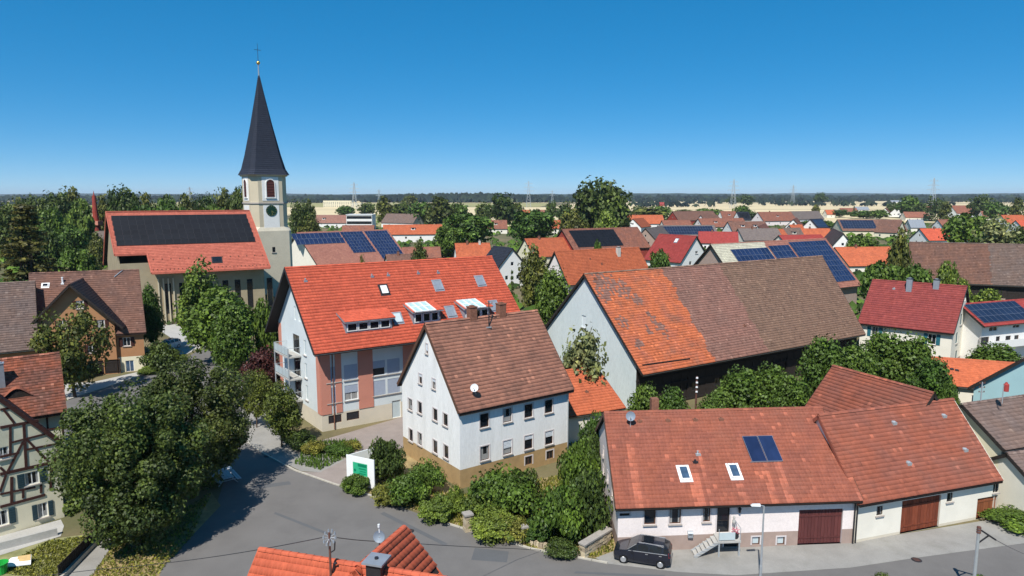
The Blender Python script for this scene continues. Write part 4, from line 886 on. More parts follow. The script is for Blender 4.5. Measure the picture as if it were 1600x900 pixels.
o = tag(empty('flower_pot', W('F', UD + .7, DZ - .02, -.85)), 'dark flower pot with pink blossoms on the entrance landing', 'flower pot'); m = MB(); m.lathe([(.17, 0), (.24, .4), (.2, .4), (.02, .36)], 12); m.build('pot', M['pot'], o)
m = MB()
for i in range(40): a_ = random.random() * 6.3; rr = .26 * random.random() ** .5; z = .42 + random.random() * .35; x_, y_ = rr * math.cos(a_), rr * math.sin(a_); m.poly([(x_ - .06, y_, z), (x_, y_ - .06, z + .03), (x_ + .06, y_, z), (x_, y_ + .06, z + .04)])
m.build('blossom', M['pink'], o)
o = tag(empty('garden_ornament', W('F', UD + .75, DZ - .02, -.25)), 'small pale ornament figure on a stand behind the pink flower pot', 'ornament'); m = MB(); m.lathe([(.09, 0), (.05, .1), (.05, .75), (.12, .85), (.13, 1.05), (.06, 1.15), (.09, 1.25), (.07, 1.36), (.01, 1.42)], 10); m.build('figure', M['concrete'], o, smooth=True)
u, z = h.uv('F', 1078, 834); o = tag(empty('wall_box', W('F', u, z, -.12)), 'pale letter box mounted on the pinkish white wall', 'letter box'); m = MB(); m.box(-.18, .18, -.1, .1, -.22, .12); m.hexa([(-.2, -.12, .12), (.2, -.12, .12), (.2, .12, .12), (-.2, .12, .12), (-.2, -.02, .24), (.2, -.02, .24), (.2, .12, .26), (-.2, .12, .26)]); m.build('box', M['metal'], o); m = MB(); m.box(-.12, .12, -.115, -.1, 0, .05); m.build('slot', M['darkmetal'], o)
u, z = h.uv('F', 1155, 795); o = tag(empty('wall_lantern', W('F', u, z, -.15)), 'black wall lantern beside the glass entrance door', 'lantern'); m = MB(); m.lathe([(.02, -.28), (.08, -.25), (.11, .05), (.14, .07), (.02, .2)], 8); m.build('lantern_body', M['darkmetal'], o); m = MB(); m.box(-.03, .03, 0, .15, -.05, .02); m.build('bracket', M['darkmetal'], o)

h = House('barn', 'white plastered barn house with red-brown roof and tall rusty red gate', 25.75, 47.93, 17.7, 14.4, 5.56, 3.32, 8.33, .15, oe=.5, ov=.12)
for x_, y_ in ((1374.5, 798), (1484, 777), (1556, 763)): h.wpx('F', x_, y_, .6, .75, frame='darkwood', mull=1)
h.gpx('F', 1410, 783, 1464, 851, 'gate2', n=13); h.gate('F', h.uv('F', 1540, 812)[0], .02, 2.2, 1.75, 'gate3', n=8)
h.wall('cream2', .22, 'plinth_cream'); h.roof('fr2', .3, .36, 'flat', edge='cream2', gutter='darkwood', bands=[(.1, .4, .5, .9, -.15), (.55, .7, .1, .5, -.1), (.86, 1, .0, .6, .2), (.93, 1, .6, 1, .25)]); next(c for c in h.root.children if c.name.startswith('barge')).data.materials[0] = M['fr2']
for x_, y_ in ((1396, 661), (1419, 724), (1507, 703), (1474, 650)): h.vent(x_, y_, 'steel', .12, .12)
m = MB(); p = h.fp('F', .05, 0, -.1); m.tube((p[0], p[1], .05), (p[0], p[1], 3.5), .055, .055, 8); m.build('downpipe', M['darkmetal'], h.root)
# rear wing with a hipped near end
h = House('rear_wing', 'steep orange-brown hipped roof of the rear wing behind the red-brown roof', 28.87, 65.08, -66.1, 10.5, 3.55, 5.39, 9.12, -.03, oe=.35, ov=.2, cat='house wing')
h.wall('cream2'); h.roof('fr2', .3, .36, 'flat')
h = House('house', 'cream house with grey-brown roof squeezed beside the red-brown barn roof', 40.74, 54.14, 19.4, 13, 3.88, 5.13, 7.89, -.035, oe=.4, ov=.25)
h.win('F', 1.9, 2.9, 1.0, .75, frame='framebrown', mull=0); h.win('F', 4.5, 1, .8, 1, frame='framebrown')
h.wall('cream'); h.roof('dusk', .3, .36, 'flat')
p = at(1572, 735, 4); h = House('lean_to', 'low grey-brown lean-to roof at the right edge below the cream wall', 41.3, 52.0, 15, 9, 2.0, 3.6, 4.9, oe=.3, ov=.2, cat='outbuilding')
h.win('F', 4.2, 1.1, .8, .9); h.wall('cream2'); h.roof('dusk', .3, .36, 'flat')

# ------------------------------------------------------------------ timber-framed house at the left edge
c0 = at(97, 690, 6.4)
h = House('timber_house', 'timber-framed house with beige panels, dark red beams and petrol shutters at the left edge', c0[0], c0[1], 138, 14, 6.6, 6.4, 14.4, oe=.25, ov=.25)
D = h.y1 - h.y0; FU = lambda x, y: h.uv('A', x, y)
for x_, y_, w_, h_, sh in ((50, 747, .95, 1.05, 'shutter'), (5, 708, .75, .95, None), (2, 810, .9, 1.2, 'shutter'), (67, 797, .7, 1.2, 'shutter')): h.wpx('A', x_, y_, w_, h_, mull=1, shut=sh)
h.wall('timberfill', 2.45, 'cream'); h.roof('patch', .26, .34, 'flat', edge='timber', gutter='timber')
def beam(h, f, a, b, w=.2, out=.05):
    w *= .8
    (u0, z0), (u1, z1) = a, b; dx, dz = u1 - u0, z1 - z0; l = math.hypot(dx, dz); nx, nz = -dz / l * w / 2, dx / l * w / 2
    q = [h.fp(f, u, z, ii) for ii in (-out, .06) for u, z in ((u0 - nx, z0 - nz), (u1 - nx, z1 - nz), (u1 + nx, z1 + nz), (u0 + nx, z0 + nz))]
    m = MB(); m.hexa(q); return m.build('beam', M['timber'], h.root)
for a, b, w_ in (((0, 668), (60, 657), .26), ((0, 741), (97, 719), .3), ((0, 792), (70, 773), .26), ((0, 640), (25, 636), .2), ((15, 692), (70, 678), .18), ((38, 703), (95, 692), .18), ((0, 714), (30, 707), .18), ((0, 772), (55, 761), .18), ((37, 661), (41, 733), .24), ((16, 667), (16, 712), .2), ((18, 745), (18, 787), .24), ((80, 727), (79, 765), .24), ((36, 690), (11, 738), .2), ((42, 687), (77, 723), .2), ((95, 693), (84, 722), .2), ((4, 638), (22, 661), .2), ((0, 730), (10, 740), .2), ((9, 742), (0, 768), .2), ((36, 766), (36, 778), .2), ((64, 757), (64, 770), .2)):
    beam(h, 'A', FU(*a), FU(*b), w_, .05 + random.random() * .02)
for i in range(8):   # part of the same gable beyond the picture edge
    u = FU(0, 740)[0] - .4 - i * 1.1
    if u > .5: beam(h, 'A', (u, 2.6), (u, min(6.1, 6.1)), .2, .045)
h = House('old_house', 'old house with patchy red-brown tiles and an eyebrow dormer behind the timber frames', -49.6, 55.8, 36, 9.9, 4.75, 6.0, 10.7, oe=.6, ov=.3)
h.wall('timberfill', 3, 'timberfill')
for u in np.linspace(.1, h.x1 - h.x0 - .1, 9): beam(h, 'F', (u, 3), (u, 5.9), .2)
for z in (3.1, 4.4, 5.7): beam(h, 'F', (0, z), (h.x1 - h.x0, z), .2, .06)
h.win('B', 3, 3.6, .9, 1.2)
h.roof('patch', .24, .3, 'flat', edge='patch', gutter='darkwood')
q, d = h.sd(27, 622); p = h.rp('F', q, d)
m = MB(); n = 12
pr = lambda i, f: (1.5 * (2 * i / n - 1), .9 * (.5 + .5 * math.cos(math.pi * (2 * i / n - 1))) * f)
for i in range(n):
    a, b = pr(i, 1), pr(i + 1, 1); m.poly([(p[0] + a[0], p[1] - .15, p[2] + a[1]), (p[0] + b[0], p[1] - .15, p[2] + b[1]), (p[0] + b[0], p[1] + b[1] / math.tan(h.al) + .3, p[2] + b[1] + .1), (p[0] + a[0], p[1] + a[1] / math.tan(h.al) + .3, p[2] + a[1] + .1)])
o = m.build('eyebrow_dormer', M['patch'], h.root)
m = MB(); m.poly([(p[0] + pr(i, 1)[0], p[1] - .02, p[2] + pr(i, .96)[1]) for i in range(n + 1)]); m.build('opening', M['darkwood'], o)
q, d = h.sd(1, 600); h.chimney(q, d, .7, .7, 1.9, 'lead', cap='lead')

# orange plastered house with its cross gable
eb = at(228, 519, 5.9); uo = np.array([math.cos(R(20)), math.sin(R(20)), 0]); ea = eb - uo * 14.5
h = House('ochre_house', 'orange plastered house with brown hipped roof and a tall cross gable with white windows', ea[0], ea[1], 20, 14.5, 7.4, 5.9, 14.5, -.2, oe=.5, ov=.35)
h.wpx('F', 198, 534, 1.0, 1.3, shut='shutter3', mull=1); 
for x_ in (203,): h.wpx('F', x_, 572, 1.1, 1.7, mull=1, frame='frame', pane='glassb', sill=False)
h.wall('ochre', 2.3, 'cream'); h.roof('brown', .3, .38, 'flat', edge='framebrown', gutter='framebrown')
h.skylight(71, 446, .8, .6, frame='frame'); h.vent(98, 443, 'dishw', .12, .9)
q, d = h.sd(178, 433); m = MB(); m.bar(h.rp('F', q, d, .05), h.rp('F', q + 1.2, d - 1.2, .05), .35, .06); m.build('flashing', M['lead'], h.root)
# cross gable wing towards the street
pe = eb - uo * 2.7 + np.array([.34, -.94, 0]) * 1.0
g = House('ochre_wing', 'orange plastered gable wing with three white windows and brown shutters facing the street', pe[0], pe[1], 110, 9.0, 6.3, 6.9, 13.6, oe=1.3, ov=.9, cat='house wing')
for x_, y_ in ((125, 476), (98, 507), (127, 507), (158, 506)): g.wpx('A', x_, y_, .95, 1.15, shut='shutter3', mull=1)
for x_, y_ in ((144, 545), (108, 548)): g.wpx('A', x_, y_, .95, 1.2, shut='shutter3', mull=1)
for x_ in (150, 176, 120): u = g.uv('A', x_, 575)[0]; g.gate('A', u, .05, 2.0, 2.1, 'darkwood', n=8, name='garage_door')
g.wall('ochre', 2.4, 'ochre'); g.roof('brown', .3, .38, 'flat', edge='darkwood', gutter='framebrown')
pe = at(60, 545, 5.2); L_ = 22
h = House('barn', 'long grey-brown roofed barn joined to the left of the orange house', pe[0] - L_ * math.cos(R(33)), pe[1] - L_ * math.sin(R(33)), 33, L_, 8.6, 5.2, 13.6, oe=.6, ov=.2, cat='barn')
h.win('F', 17, 1.5, 1.2, 1.2); h.win('F', 12, 1.5, 1.2, 1.2); h.wall('ochre', 1, 'cream'); h.roof('dusk', .32, .4, 'flat', edge='darkwood')

# ------------------------------------------------------------------ right hand houses
h = House('red_house', 'cream house with smooth red roof, two slate chimneys and teal shutters', 56.18, 109.30, -40.4, 13.34, 6.01, 5.41, 12.0, .077, oe=.5, ov=.3)
for x_, y_ in ((1367, 518), (1456, 530)): h.wpx('F', x_, y_, 1.1, 1.6, shut='shutter2', mull=1)
h.win('F', 5.2, 1.0, 1.0, 1.4, shut='shutter2')
for x_, y_ in ((1502, 499), (1509.5, 491)): h.wpx('B', x_, y_, 1.2, 1.7, shut=None, frame='shutter2', mull=1)
for x_, y_ in ((1495, 528), (1505, 524), (1511, 521), (1494, 556), (1504, 552), (1511, 549)): h.wpx('B', x_, y_, 1.2, 1.7, shut=None, frame='shutter2', mull=1)
h.wpx('B', 1508, 466, .8, .8, mull=0, sill=False)
h.wall('cream2', .8, 'taupe'); h.roof('red', .34, .42, 'flat', edge='darkmetal', gutter='darkmetal')
for x_, y_, hh in ((1420.5, 452, 1.7), (1463, 448, 1.1)): q, d = h.sd(x_, y_); h.chimney(q, d, .8, .8, hh, 'lead', cap='darkmetal')
h.vent(1397, 451, 'steel', .06, .15)
h = House('panel_house', 'white house with dark solar panels across its roof and a long balcony', 71.58, 101.74, 20, 16, 4.35, 6.28, 9.06, .024, oe=.9, ov=.8)
for x_, y_, w_ in ((1552, 514, 1.8), (1588, 509, 1.6)): h.wpx('F', x_, y_, w_, .7, mull=1, sill=False)
for x_, y_, w_ in ((1538, 533, 2.0), (1559, 532, .9), (1575, 531, 1.2), (1588, 530, 1.)): h.wpx('F', x_, y_, w_, 1.3, mull=0, frame='framebrown', sill=False)
h.wall('white2'); h.roof('rosy', .34, .42, 'flat', edge='darkwood'); h.solar((.5, 12, .35, h.SL - .6), 10, 3, 'panelg')
m = MB(); m.hexa([h.fp('F', uu, zz, oo) for zz in (2.9, 3.9) for uu, oo in ((-.3, -1.3), (14.6, -1.3), (14.6, -1.2), (-.3, -1.2))]); m.hexa([h.fp('F', uu, zz, oo) for zz in (2.75, 2.9) for uu, oo in ((-.3, -1.3), (14.6, -1.3), (14.6, 0), (-.3, 0))]); m.build('balcony', M['frame'], h.root)
h = House('barn', 'long dark brown barn roof behind the red-roofed house at the right', 99.2, 168.83, -21.3, 34, 5.8, 4.73, 14.2, .003, oe=.8, ov=.4, cat='barn')
h.gate('F', 14, .05, 4, 3.4, 'darkwood'); h.gate('F', 22, .05, 4, 3.4, 'darkwood'); h.wall('darkwood', 1.4, 'taupe'); h.roof('brown', .34, .42, 'flat', segs=[(0, .5, 'brown'), (.5, 1, 'dusk')])
h = House('panel_barn', 'large barn covered with bright blue solar panels and a grey-green gable', 48.23, 139.18, 30.3, 39.45, 10.27, 4.99, 15.48, oe=.8, ov=.5, cat='barn')
h.win('A', 9, 8, 1.2, 1.0, mull=0); h.gate('F', 20, .05, 4, 3.6, 'darkwood')
h.wall('taupe'); h.holes = dict(F=[], K=[], A=[], B=[])
h.roof('rosy', .36, .44, 'flat', edge='darkwood', segs=[(0, .42, 'creamsheet'), (.42, 1, 'pinkroof')])
SA = h.sd(1140, 390)[0]; SB = h.sd(1206, 386)[0]; SD = h.L - 1.0
h.solar((SA, h.sd(1205, 395)[0] - .3, 1.9, h.SL - 1.2), 9, 6, 'panel'); q0 = h.sd(1205, 395)[0] + .3; q1 = h.sd(1229, 384)[0] + .6
h.solar((q0, q1, 1.5, h.SL - 1.2), 5, 7, 'panel'); h.solar((q1 + .6, SD, .7, h.SL - 1.6), 13, 8, 'panel')
h = House('garden_shed_house', 'small house with mottled orange roof between the bushes and the red-roofed house', 52.85, 80.4, -20.3, 9.5, 4.86, 3.16, 5.5, -.228, oe=.4, ov=.3)
h.win('F', 3, 1.0, 1.2, 1.1); h.win('F', 7, 1.0, 1.2, 1.1); h.wall('cream2'); h.roof('orange', .3, .36, 'flat')
for x_, y_ in ((1487, 577), (1495, 579)): h.vent(x_, y_, 'darkmetal', .14, .1)
c0 = at(1512, 606, 5.0)
h = House('teal_house', 'pale teal house gable with a red-edged dark verge at the right edge', c0[0] + 12.2 * math.cos(R(-50)), c0[1] + 12.2 * math.sin(R(-50)), 40, 12, 6.1, 5.0, 10.4, oe=.5, ov=.35)
h.win('K', 3, 2, 1, 1.2, mull=1); h.wall('teal'); h.roof('rust', .3, .36, 'flat', edge='darkwood')

# ------------------------------------------------------------------ middle distance, village behind
def far(label, xm, ym, wpx, ang, hr, w, he, wm, rm_, name='house', group=None, gab='w', chim=0, pan=None, nw=3, fw=True, cat='house', tw=.55, plus=0, edge='darkwood', dorm=0):
    """a house whose ridge middle lies on the sight line (xm, ym) at ridge height hr and whose ridge spans about wpx"""
    w *= 1.22; he = max(2.8, he - 1.2); c = at(xm, ym, hr); a = R(ang); Df = c[1]; L = abs(wpx * Df / FPX / (math.cos(a) - c[0] / Df * math.sin(a))); L = min(max(L, 5), 45) + plus
    n = np.array([-math.sin(a), math.cos(a)]); u = np.array([math.cos(a), math.sin(a)]); o = c[:2] - u * L / 2 - n * w
    if name == 'house': name = cat.replace(' ', '_')
    h = House(name, label, o[0], o[1], ang, L, w, he, hr, oe=.4, ov=.3, cat=cat, group=group)
    for i in range(nw):
        u_ = (i + .5) * (h.x1 - h.x0) / nw
        if fw: h.win('F', u_, max(.8, he - 2.4), 1.1, 1.2, mull=0, sill=False)
    vis = 'B' if (c[0] * u[0] + c[1] * u[1]) < 0 else 'A'
    Dg = h.y1 - h.y0
    if Dg > 6:
        for u_, z in ((Dg * .35, he - 1.8), (Dg * .65, he - 1.8)): h.win(vis, u_, max(z, .8), 1.0, 1.2, mull=0, sill=False)
    h.win(vis, Dg / 2, he + (hr - he) * .3, 1.0, 1.1, mull=0, sill=False)
    h.wall(wm); h.roof(rm_, tw, tw, 'flat', edge=edge, gutter=None)
    for i in range(chim): h.chimney(L * (.35 + .35 * i), .35, .7, .7, 1.1, 'chimw' if i % 2 else 'brick')
    if pan: h.solar((pan[0] * L, pan[1] * L, pan[2] * h.SL, pan[3] * h.SL), pan[4], pan[5], pan[6] if len(pan) > 6 else 'panelg')
    for i in range(dorm):
        u0 = L * (i + 1) / (dorm + 1); m = MB(); t0 = w * .45; z0 = he + (hr - he) * .45; m.hexa([h.S((u0 + sx, t, z)) for z, tt in ((z0, 0), (z0 + 1.3, 0)) for sx, t in ((-1.1, t0), (1.1, t0), (1.1, t0 + 1.6), (-1.1, t0 + 1.6))]); o_ = m.build('dormer', M[wm], h.root)
        m = MB(); m.hexa([h.S((u0 + sx, t, z)) for z in (z0 + 1.3, z0 + 1.5) for sx, t in ((-1.4, t0 - .3), (1.4, t0 - .3), (1.4, t0 + 2), (-1.4, t0 + 2))]); m.build('dormer_roof', M[rm_], o_); m = MB(); m.hexa([h.S((u0 + sx, t, z)) for z in (z0 + .35, z0 + 1.1) for sx, t in ((-.7, t0 - .04), (.7, t0 - .04), (.7, t0 + .1), (-.7, t0 + .1))]); m.build('window', M['glass'], o_)
    return h
h = House('house', 'pinkish white house with broad orange roof and pale chimney behind the big barn', 13.33, 160.21, 30.2, 26.6, 6.31, 4.87, 12.45, .026, oe=.5, ov=.35)
h.win('A', 6, 6, 1, 1.2); h.win('A', 4, 3, 1, 1.2); h.win('A', 8, 3, 1, 1.2); h.wall('pinkwhite'); h.roof('orange', .36, .42, 'flat'); q, d = h.sd(966, 398); h.chimney(q, d, .9, .9, 1.9, 'chimw'); h.vent(922, 405, 'brick', .12, .3); h.vent(940, 413, 'brick', .14, .35)
h = House('house', 'brick-gabled barn with rose roof and a black solar field behind the orange roof', 23.38, 254.93, 28.9, 36.84, 8.28, 5.33, 13.09, -.058, oe=.5, ov=.4, cat='barn')
h.win('A', 8, 6, 1.2, 1.2); h.wall('redbrick'); h.roof('rust', .5, .5, 'flat'); h.solar((2.6, 24, .9, h.SL - 1.6), 14, 6, 'panelk')
h = House('house', 'white gabled house with rose-red roof in front of the grey solar roof', 44.2, 229.41, -51, 15.36, 7.77, 4.53, 12.86, .032, oe=.5, ov=.4)
h.win('B', 8, 7, 1.4, .9); h.win('B', 5, 3.5, 1.2, 1.2); h.win('B', 11, 3.5, 1.2, 1.2); h.wall('white2'); h.roof('rosy', .5, .5, 'flat', edge='darkwood'); h.skylight(1057, 376, 1.2, 1.6, pane='frame')
h = House('house', 'pink-roofed hall beside the church tower covered with two blue solar fields', -59.1, 209.5, 37.5, 32.25, 13.4, 3.1, 14.16, -.16, oe=.5, ov=.4, cat='hall')
h.win('F', 8, 2, 2, 1.5); h.wall('cream2'); h.roof('barnB', .4, .46, 'flat', segs=[(0, 1, 'pinkroof')])
h.solar([(455, 365), (530, 364), (540, 380), (462, 383)], 11, 2, 'panel'); q0, d0 = h.sd(531, 364); q1, d1 = h.sd(566, 363); h.solar((q0, q1, .6, h.SL * .62), 7, 7, 'panel'); h.solar((q1 + .7, h.L - .8, .6, h.SL * .9), 8, 9, 'panel')
FAR = [
 ('white house with grey-brown roof and white gable standing behind the red balcony house', 629, 334, 50, -25, 11, 7, 5, 'white2', 'dusk', dict(nw=2)),
 ('white balcony house with red roof and a dark recessed roof terrace', 645, 351, 92, 10, 9.5, 5, 5.5, 'white2', 'orange', dict(nw=4, dorm=1)),
 ('low brown-roofed shed house behind the orange-red apartment roof', 658, 386, 60, 10, 6.5, 4.5, 3, 'cream2', 'rust', dict(nw=2)),
 ('flat brown roof house with a pale chimney just behind the apartment roof', 630, 397, 55, 20, 8, 5, 4.5, 'cream2', 'brown', dict(nw=2, chim=1)),
 ('orange-roofed house with two black chimneys behind the apartment roof', 738, 380, 55, 12, 10, 5.5, 5, 'white2', 'orange', dict(nw=2, chim=2)),
 ('white gabled house with dark roof edges beside the two-chimney roof', 786, 386, 30, -58, 11, 5.5, 5, 'white2', 'slate', dict(nw=1)),
 ('cream gabled house with orange roof at the small round tree', 851, 372, 62, 30, 10, 5.5, 4.8, 'cream', 'orange', dict(nw=3, chim=1)),
 ('small orange roof with a dormer between two round green trees', 774, 344, 36, 5, 9, 5, 4.5, 'cream2', 'rust', dict(nw=2, dorm=1)),
 ('tiny orange roof peeping over the trees left of the big tree', 818, 328, 22, 0, 9, 5, 5, 'cream2', 'orange', dict(nw=2)),
 ('tiny rust roof right of the tiny orange roof among trees', 847, 328, 14, 0, 9, 5, 5, 'cream2', 'rust', dict(nw=2)),
 ('small orange chimney-like gable roof in front of the grey-green trees', 871, 344, 10, -20, 10, 4, 6, 'cream2', 'orange', dict(nw=1)),
 ('orange-roofed house with blue trimmed white gable right of the big tree', 1002, 336, 66, 5, 10.5, 6.5, 5, 'white2', 'orange', dict(nw=3, chim=1)),
 ('white gable house with red shield-like window in front of the orange roof', 997, 341, 16, 62, 10.5, 5, 6, 'white2', 'orange', dict(nw=1)),
 ('tan gabled house with dark roof edges beside the rose-red roof', 1022, 355, 26, 60, 9.5, 5, 4.5, 'taupe', 'grey', dict(nw=1)),
 ('long grey hall with dark blue solar strip roof', 1072, 352, 88, 8, 9.5, 6, 5, 'cream2', 'grey', dict(nw=5, pan=(.05, .95, .1, .85, 20, 3))),
 ('brown-roofed barn with dark red board gable', 1083, 330, 64, 25, 12, 7, 5.5, 'redbrick', 'brown', dict(nw=2)),
 ('brown house with pale gable and dormers between barn and grey roofs', 1126, 341, 70, 15, 9.5, 6, 4.8, 'pinkwhite', 'rust', dict(nw=3, dorm=2)),
 ('orange house with white dormer left of the black solar roof', 1137, 330, 24, 10, 11, 5.5, 5, 'white2', 'rust', dict(nw=2, dorm=1)),
 ('house with steep black solar roof beside the orange dormer house', 1160, 331, 18, 15, 11, 5.5, 5, 'white2', 'slate', dict(nw=1, pan=(.1, .9, .1, .8, 5, 4, 'panelk'))),
 ('pale pink gabled house with long dark rust roof', 1210, 331, 52, 20, 11.5, 7, 5, 'pinkwhite', 'rust', dict(nw=3, dorm=1, chim=1)),
 ('red-roofed hall with small white gable at its right end', 1122, 362, 62, -14, 8.5, 6, 4.5, 'white2', 'rosy', dict(nw=3, chim=1)),
 ('grey-roofed house with a blue roof window', 1184, 357, 62, 8, 9, 6, 4.5, 'cream2', 'grey', dict(nw=3, chim=1)),
 ('small orange roof right of the blue roof window', 1215, 358, 18, 20, 8.5, 5, 4.5, 'cream2', 'orange', dict(nw=1)),
 ('white gabled house with grey roof and tall gable window', 1256, 330, 46, 25, 11.5, 6, 5.5, 'white2', 'grey', dict(nw=2)),
 ('small white gable standing before the grey roof', 1242, 341, 12, 65, 10, 4.5, 5.5, 'white2', 'rust', dict(nw=1)),
 ('white house end with dark solar panels right of the grey roof', 1275, 342, 18, 40, 9.5, 5, 4.5, 'white2', 'slate', dict(nw=1, pan=(.1, .9, .1, .9, 4, 3))),
 ('tiny orange roof near the wheat field edge', 1296, 328, 14, 0, 9, 5, 5, 'cream2', 'orange', dict(nw=1)),
 ('brown-grey roofed house with dark dormer before the pink barn roof', 1236, 356, 28, 12, 9, 5, 4.5, 'cream2', 'dusk', dict(nw=2, dorm=1)),
 ('bright orange long roof behind the blue solar barn', 1272, 357, 48, 5, 8.5, 5.5, 4.5, 'cream2', 'orange', dict(nw=3, chim=1)),
 ('rose roofed low barn touching the blue solar barn', 1250, 367, 66, 14, 8, 6, 4.5, 'cream2', 'rosy', dict(nw=3, cat='barn')),
 ('white narrow gabled house with three dark windows', 1309, 360, 18, 70, 11, 4.5, 5, 'white2', 'dusk', dict(nw=1)),
 ('broad orange roof at the right end of the blue solar barn', 1350, 386, 92, 6, 8.5, 7.5, 4.2, 'cream2', 'orange', dict(nw=4, chim=1)),
 ('brown farmhouse with wide blue solar strip and cream walls', 1358, 343, 100, -4, 10.5, 8, 4.8, 'cream', 'brown', dict(nw=5, pan=(.03, .55, .08, .8, 12, 4))),
 ('small white gabled house at the field edge with red roof', 1384, 325, 12, 60, 10, 4.5, 5.5, 'white2', 'rust', dict(nw=1)),
 ('white gabled house with dark roof edges below the conifer group', 1405, 323, 22, 55, 12, 6.5, 5.5, 'white2', 'rust', dict(nw=1)),
 ('brown-roofed bungalow right of the white dark-edged gable', 1430, 331, 38, -8, 9, 6, 4.5, 'cream2', 'rust', dict(nw=3)),
 ('pale grey sheet roof shed beside the brown solar farmhouse', 1430, 343, 24, -6, 8.5, 5, 4, 'cream2', 'lead' , dict(nw=1, cat='shed')),
 ('bright orange-red roof with little white gable in front of the green trees', 1468, 357, 62, 8, 9, 6, 4.5, 'white2', 'apt', dict(nw=2, chim=1)),
 ('large rust barn with blue-white gable at the far right fields', 1511, 321, 68, 12, 14, 8, 6, 'bluewhite', 'rust', dict(nw=3, cat='barn')),
 ('small orange house roof left of the broad green tree', 1475, 343, 20, 5, 8, 5, 4.2, 'white2', 'rust', dict(nw=1)),
 ('orange-red house at the far right with dark right wall', 1581, 336, 34, 8, 10.5, 6, 5, 'white2', 'orange', dict(nw=2)),
 ('red-roofed house cut by the right edge', 1604, 344, 34, 10, 10, 6, 5, 'white2', 'apt', dict(nw=2)),
 ('white gabled house half hidden by the silvery tree', 1584, 366, 18, 62, 9.5, 5, 4.5, 'white2', 'dusk', dict(nw=1)),
 ('long rust-roofed school building behind the solar hall', 508, 336, 90, 2, 10, 8, 5, 'white2', 'barnB', dict(nw=6, dorm=1, cat='school')),
 ('orange roof behind the spruce at the left edge', 35, 348, 80, 5, 9, 5, 5, 'white2', 'orange', dict(nw=3)),
 ('grey-roofed house with white verge left of the church', 165, 361, 50, 20, 11, 6, 5, 'white2', 'grey', dict(nw=2, edge='frame')),
 ('red-brown house peeping out left of the tower behind trees', 470, 333, 20, 10, 10, 5, 5, 'white2', 'rust', dict(nw=1)),
]
FAR += [
 ('brown roof with a row of small dormers left of the white twin gable', 1166, 346, 58, 10, 9.5, 6, 4.8, 'white2', 'brown', dict(nw=3, dorm=2)),
 ('small white twin gable below the long dark rust roof', 1190, 351, 14, 65, 9, 4.5, 5, 'white2', 'rust', dict(nw=1)),
 ('small orange roof with dark gable left of the bright orange long roof', 1243, 351, 20, 15, 9, 5, 4.5, 'cream2', 'orange', dict(nw=1, chim=1)),
 ('rust roof half hidden behind the grey solar hall', 1056, 344, 44, 10, 9.5, 5.5, 4.8, 'cream2', 'rust', dict(nw=2)),
 ('dark brown roof with a pale gable right of the dark red barn', 1108, 336, 26, 30, 10, 5.5, 5, 'pinkwhite', 'brown', dict(nw=1)),
 ('low orange roof at the hedge before the wheat field', 1325, 325, 26, 5, 8.5, 5, 4.5, 'cream2', 'rust', dict(nw=2)),
 ('pale grey shed roof between the hedge trees and the field', 1345, 323, 22, 0, 8, 5, 4.5, 'white2', 'lead', dict(nw=1, cat='shed')),
 ('brown gabled wing at the right end of the solar farmhouse', 1392, 345, 36, -50, 10.5, 6, 4.8, 'cream', 'brown', dict(nw=2)),
 ('small red roof under the far conifers', 1449, 322, 16, 0, 9, 5, 5, 'white2', 'rust', dict(nw=1)),
 ('dark roofed cottage below the large rust barn', 1500, 342, 26, 15, 8.5, 5, 4.5, 'white2', 'brown', dict(nw=1)),
 ('rust roof behind the broad green tree at the right', 1545, 330, 26, -10, 9, 5.5, 4.8, 'white2', 'rust', dict(nw=2)),
 ('red-brown long roof right of the rust roofed school', 560, 352, 50, 6, 9, 5.5, 4.5, 'white2', 'rust', dict(nw=3)),
 ('brown roof peeping between the round trees in the middle', 700, 350, 34, 8, 8, 5, 4.5, 'cream2', 'brown', dict(nw=1)),
 ('rust roof right behind the cream gabled house', 893, 348, 26, 10, 9.5, 5, 4.8, 'cream2', 'rust', dict(nw=1)),
 ('tiny red barn roof at the far hedge', 1035, 316, 14, 0, 9, 6, 5, 'redbrick', 'rosy', dict(nw=1, cat='barn')),
 ('pale far farm roof beyond the wheat field', 1400, 313, 18, 0, 9, 7, 5, 'white2', 'lead', dict(nw=1, cat='farm')),
]
for a in FAR: far(*a[:10], **a[10])
# flat modern buildings
def flat(label, xm, ym, wpx, D, ht, dp_, wm, fl, cat='building', ang=0, zt_=None, bands=False):
    p = dep(xm, ym, D); L = wpx * D / FPX; o = tag(empty(cat.replace(' ', '_'), (p[0], p[1], 0), R(ang)), label, cat); z1 = p[2] if zt_ is None else zt_
    m = MB(); m.box(-L / 2, L / 2, 0, dp_, 0, z1 - .3); m.build('wall', M[wm], o); m = MB(); m.box(-L / 2 - .4, L / 2 + .4, -.4, dp_ + .4, z1 - .3, z1); m.build('roof', M[fl], o)
    if bands:
        for k in range(2): m = MB(); m.box(-L / 2 + .3, L / 2 - .3, -.09, .05, z1 - 3.3 - 4 * k, z1 - 1.2 - 4 * k); m.build('window_band', M['glass'], o)
        return o
    for k in range(max(1, int(z1 // 3))):
        for i in range(max(2, int(L / 4))): n_ = max(2, int(L / 4)); x_ = -L / 2 + (i + .5) * L / n_; m = MB(); m.box(x_ - 1.2, x_ + 1.2, -.06, .05, 1 + 3 * k, 2.5 + 3 * k); w_ = m.build('window', M['frame'], o); m = MB(); m.box(x_ - 1.1, x_ + 1.1, -.09, -.07, 1.1 + 3 * k, 2.4 + 3 * k); m.build('pane', M['glass'], w_)
    return o
flat('white flat-roofed building with dark window bands behind the school', 561, 335, 40, 520, 9, 14, 'white2', 'frame', bands=True)
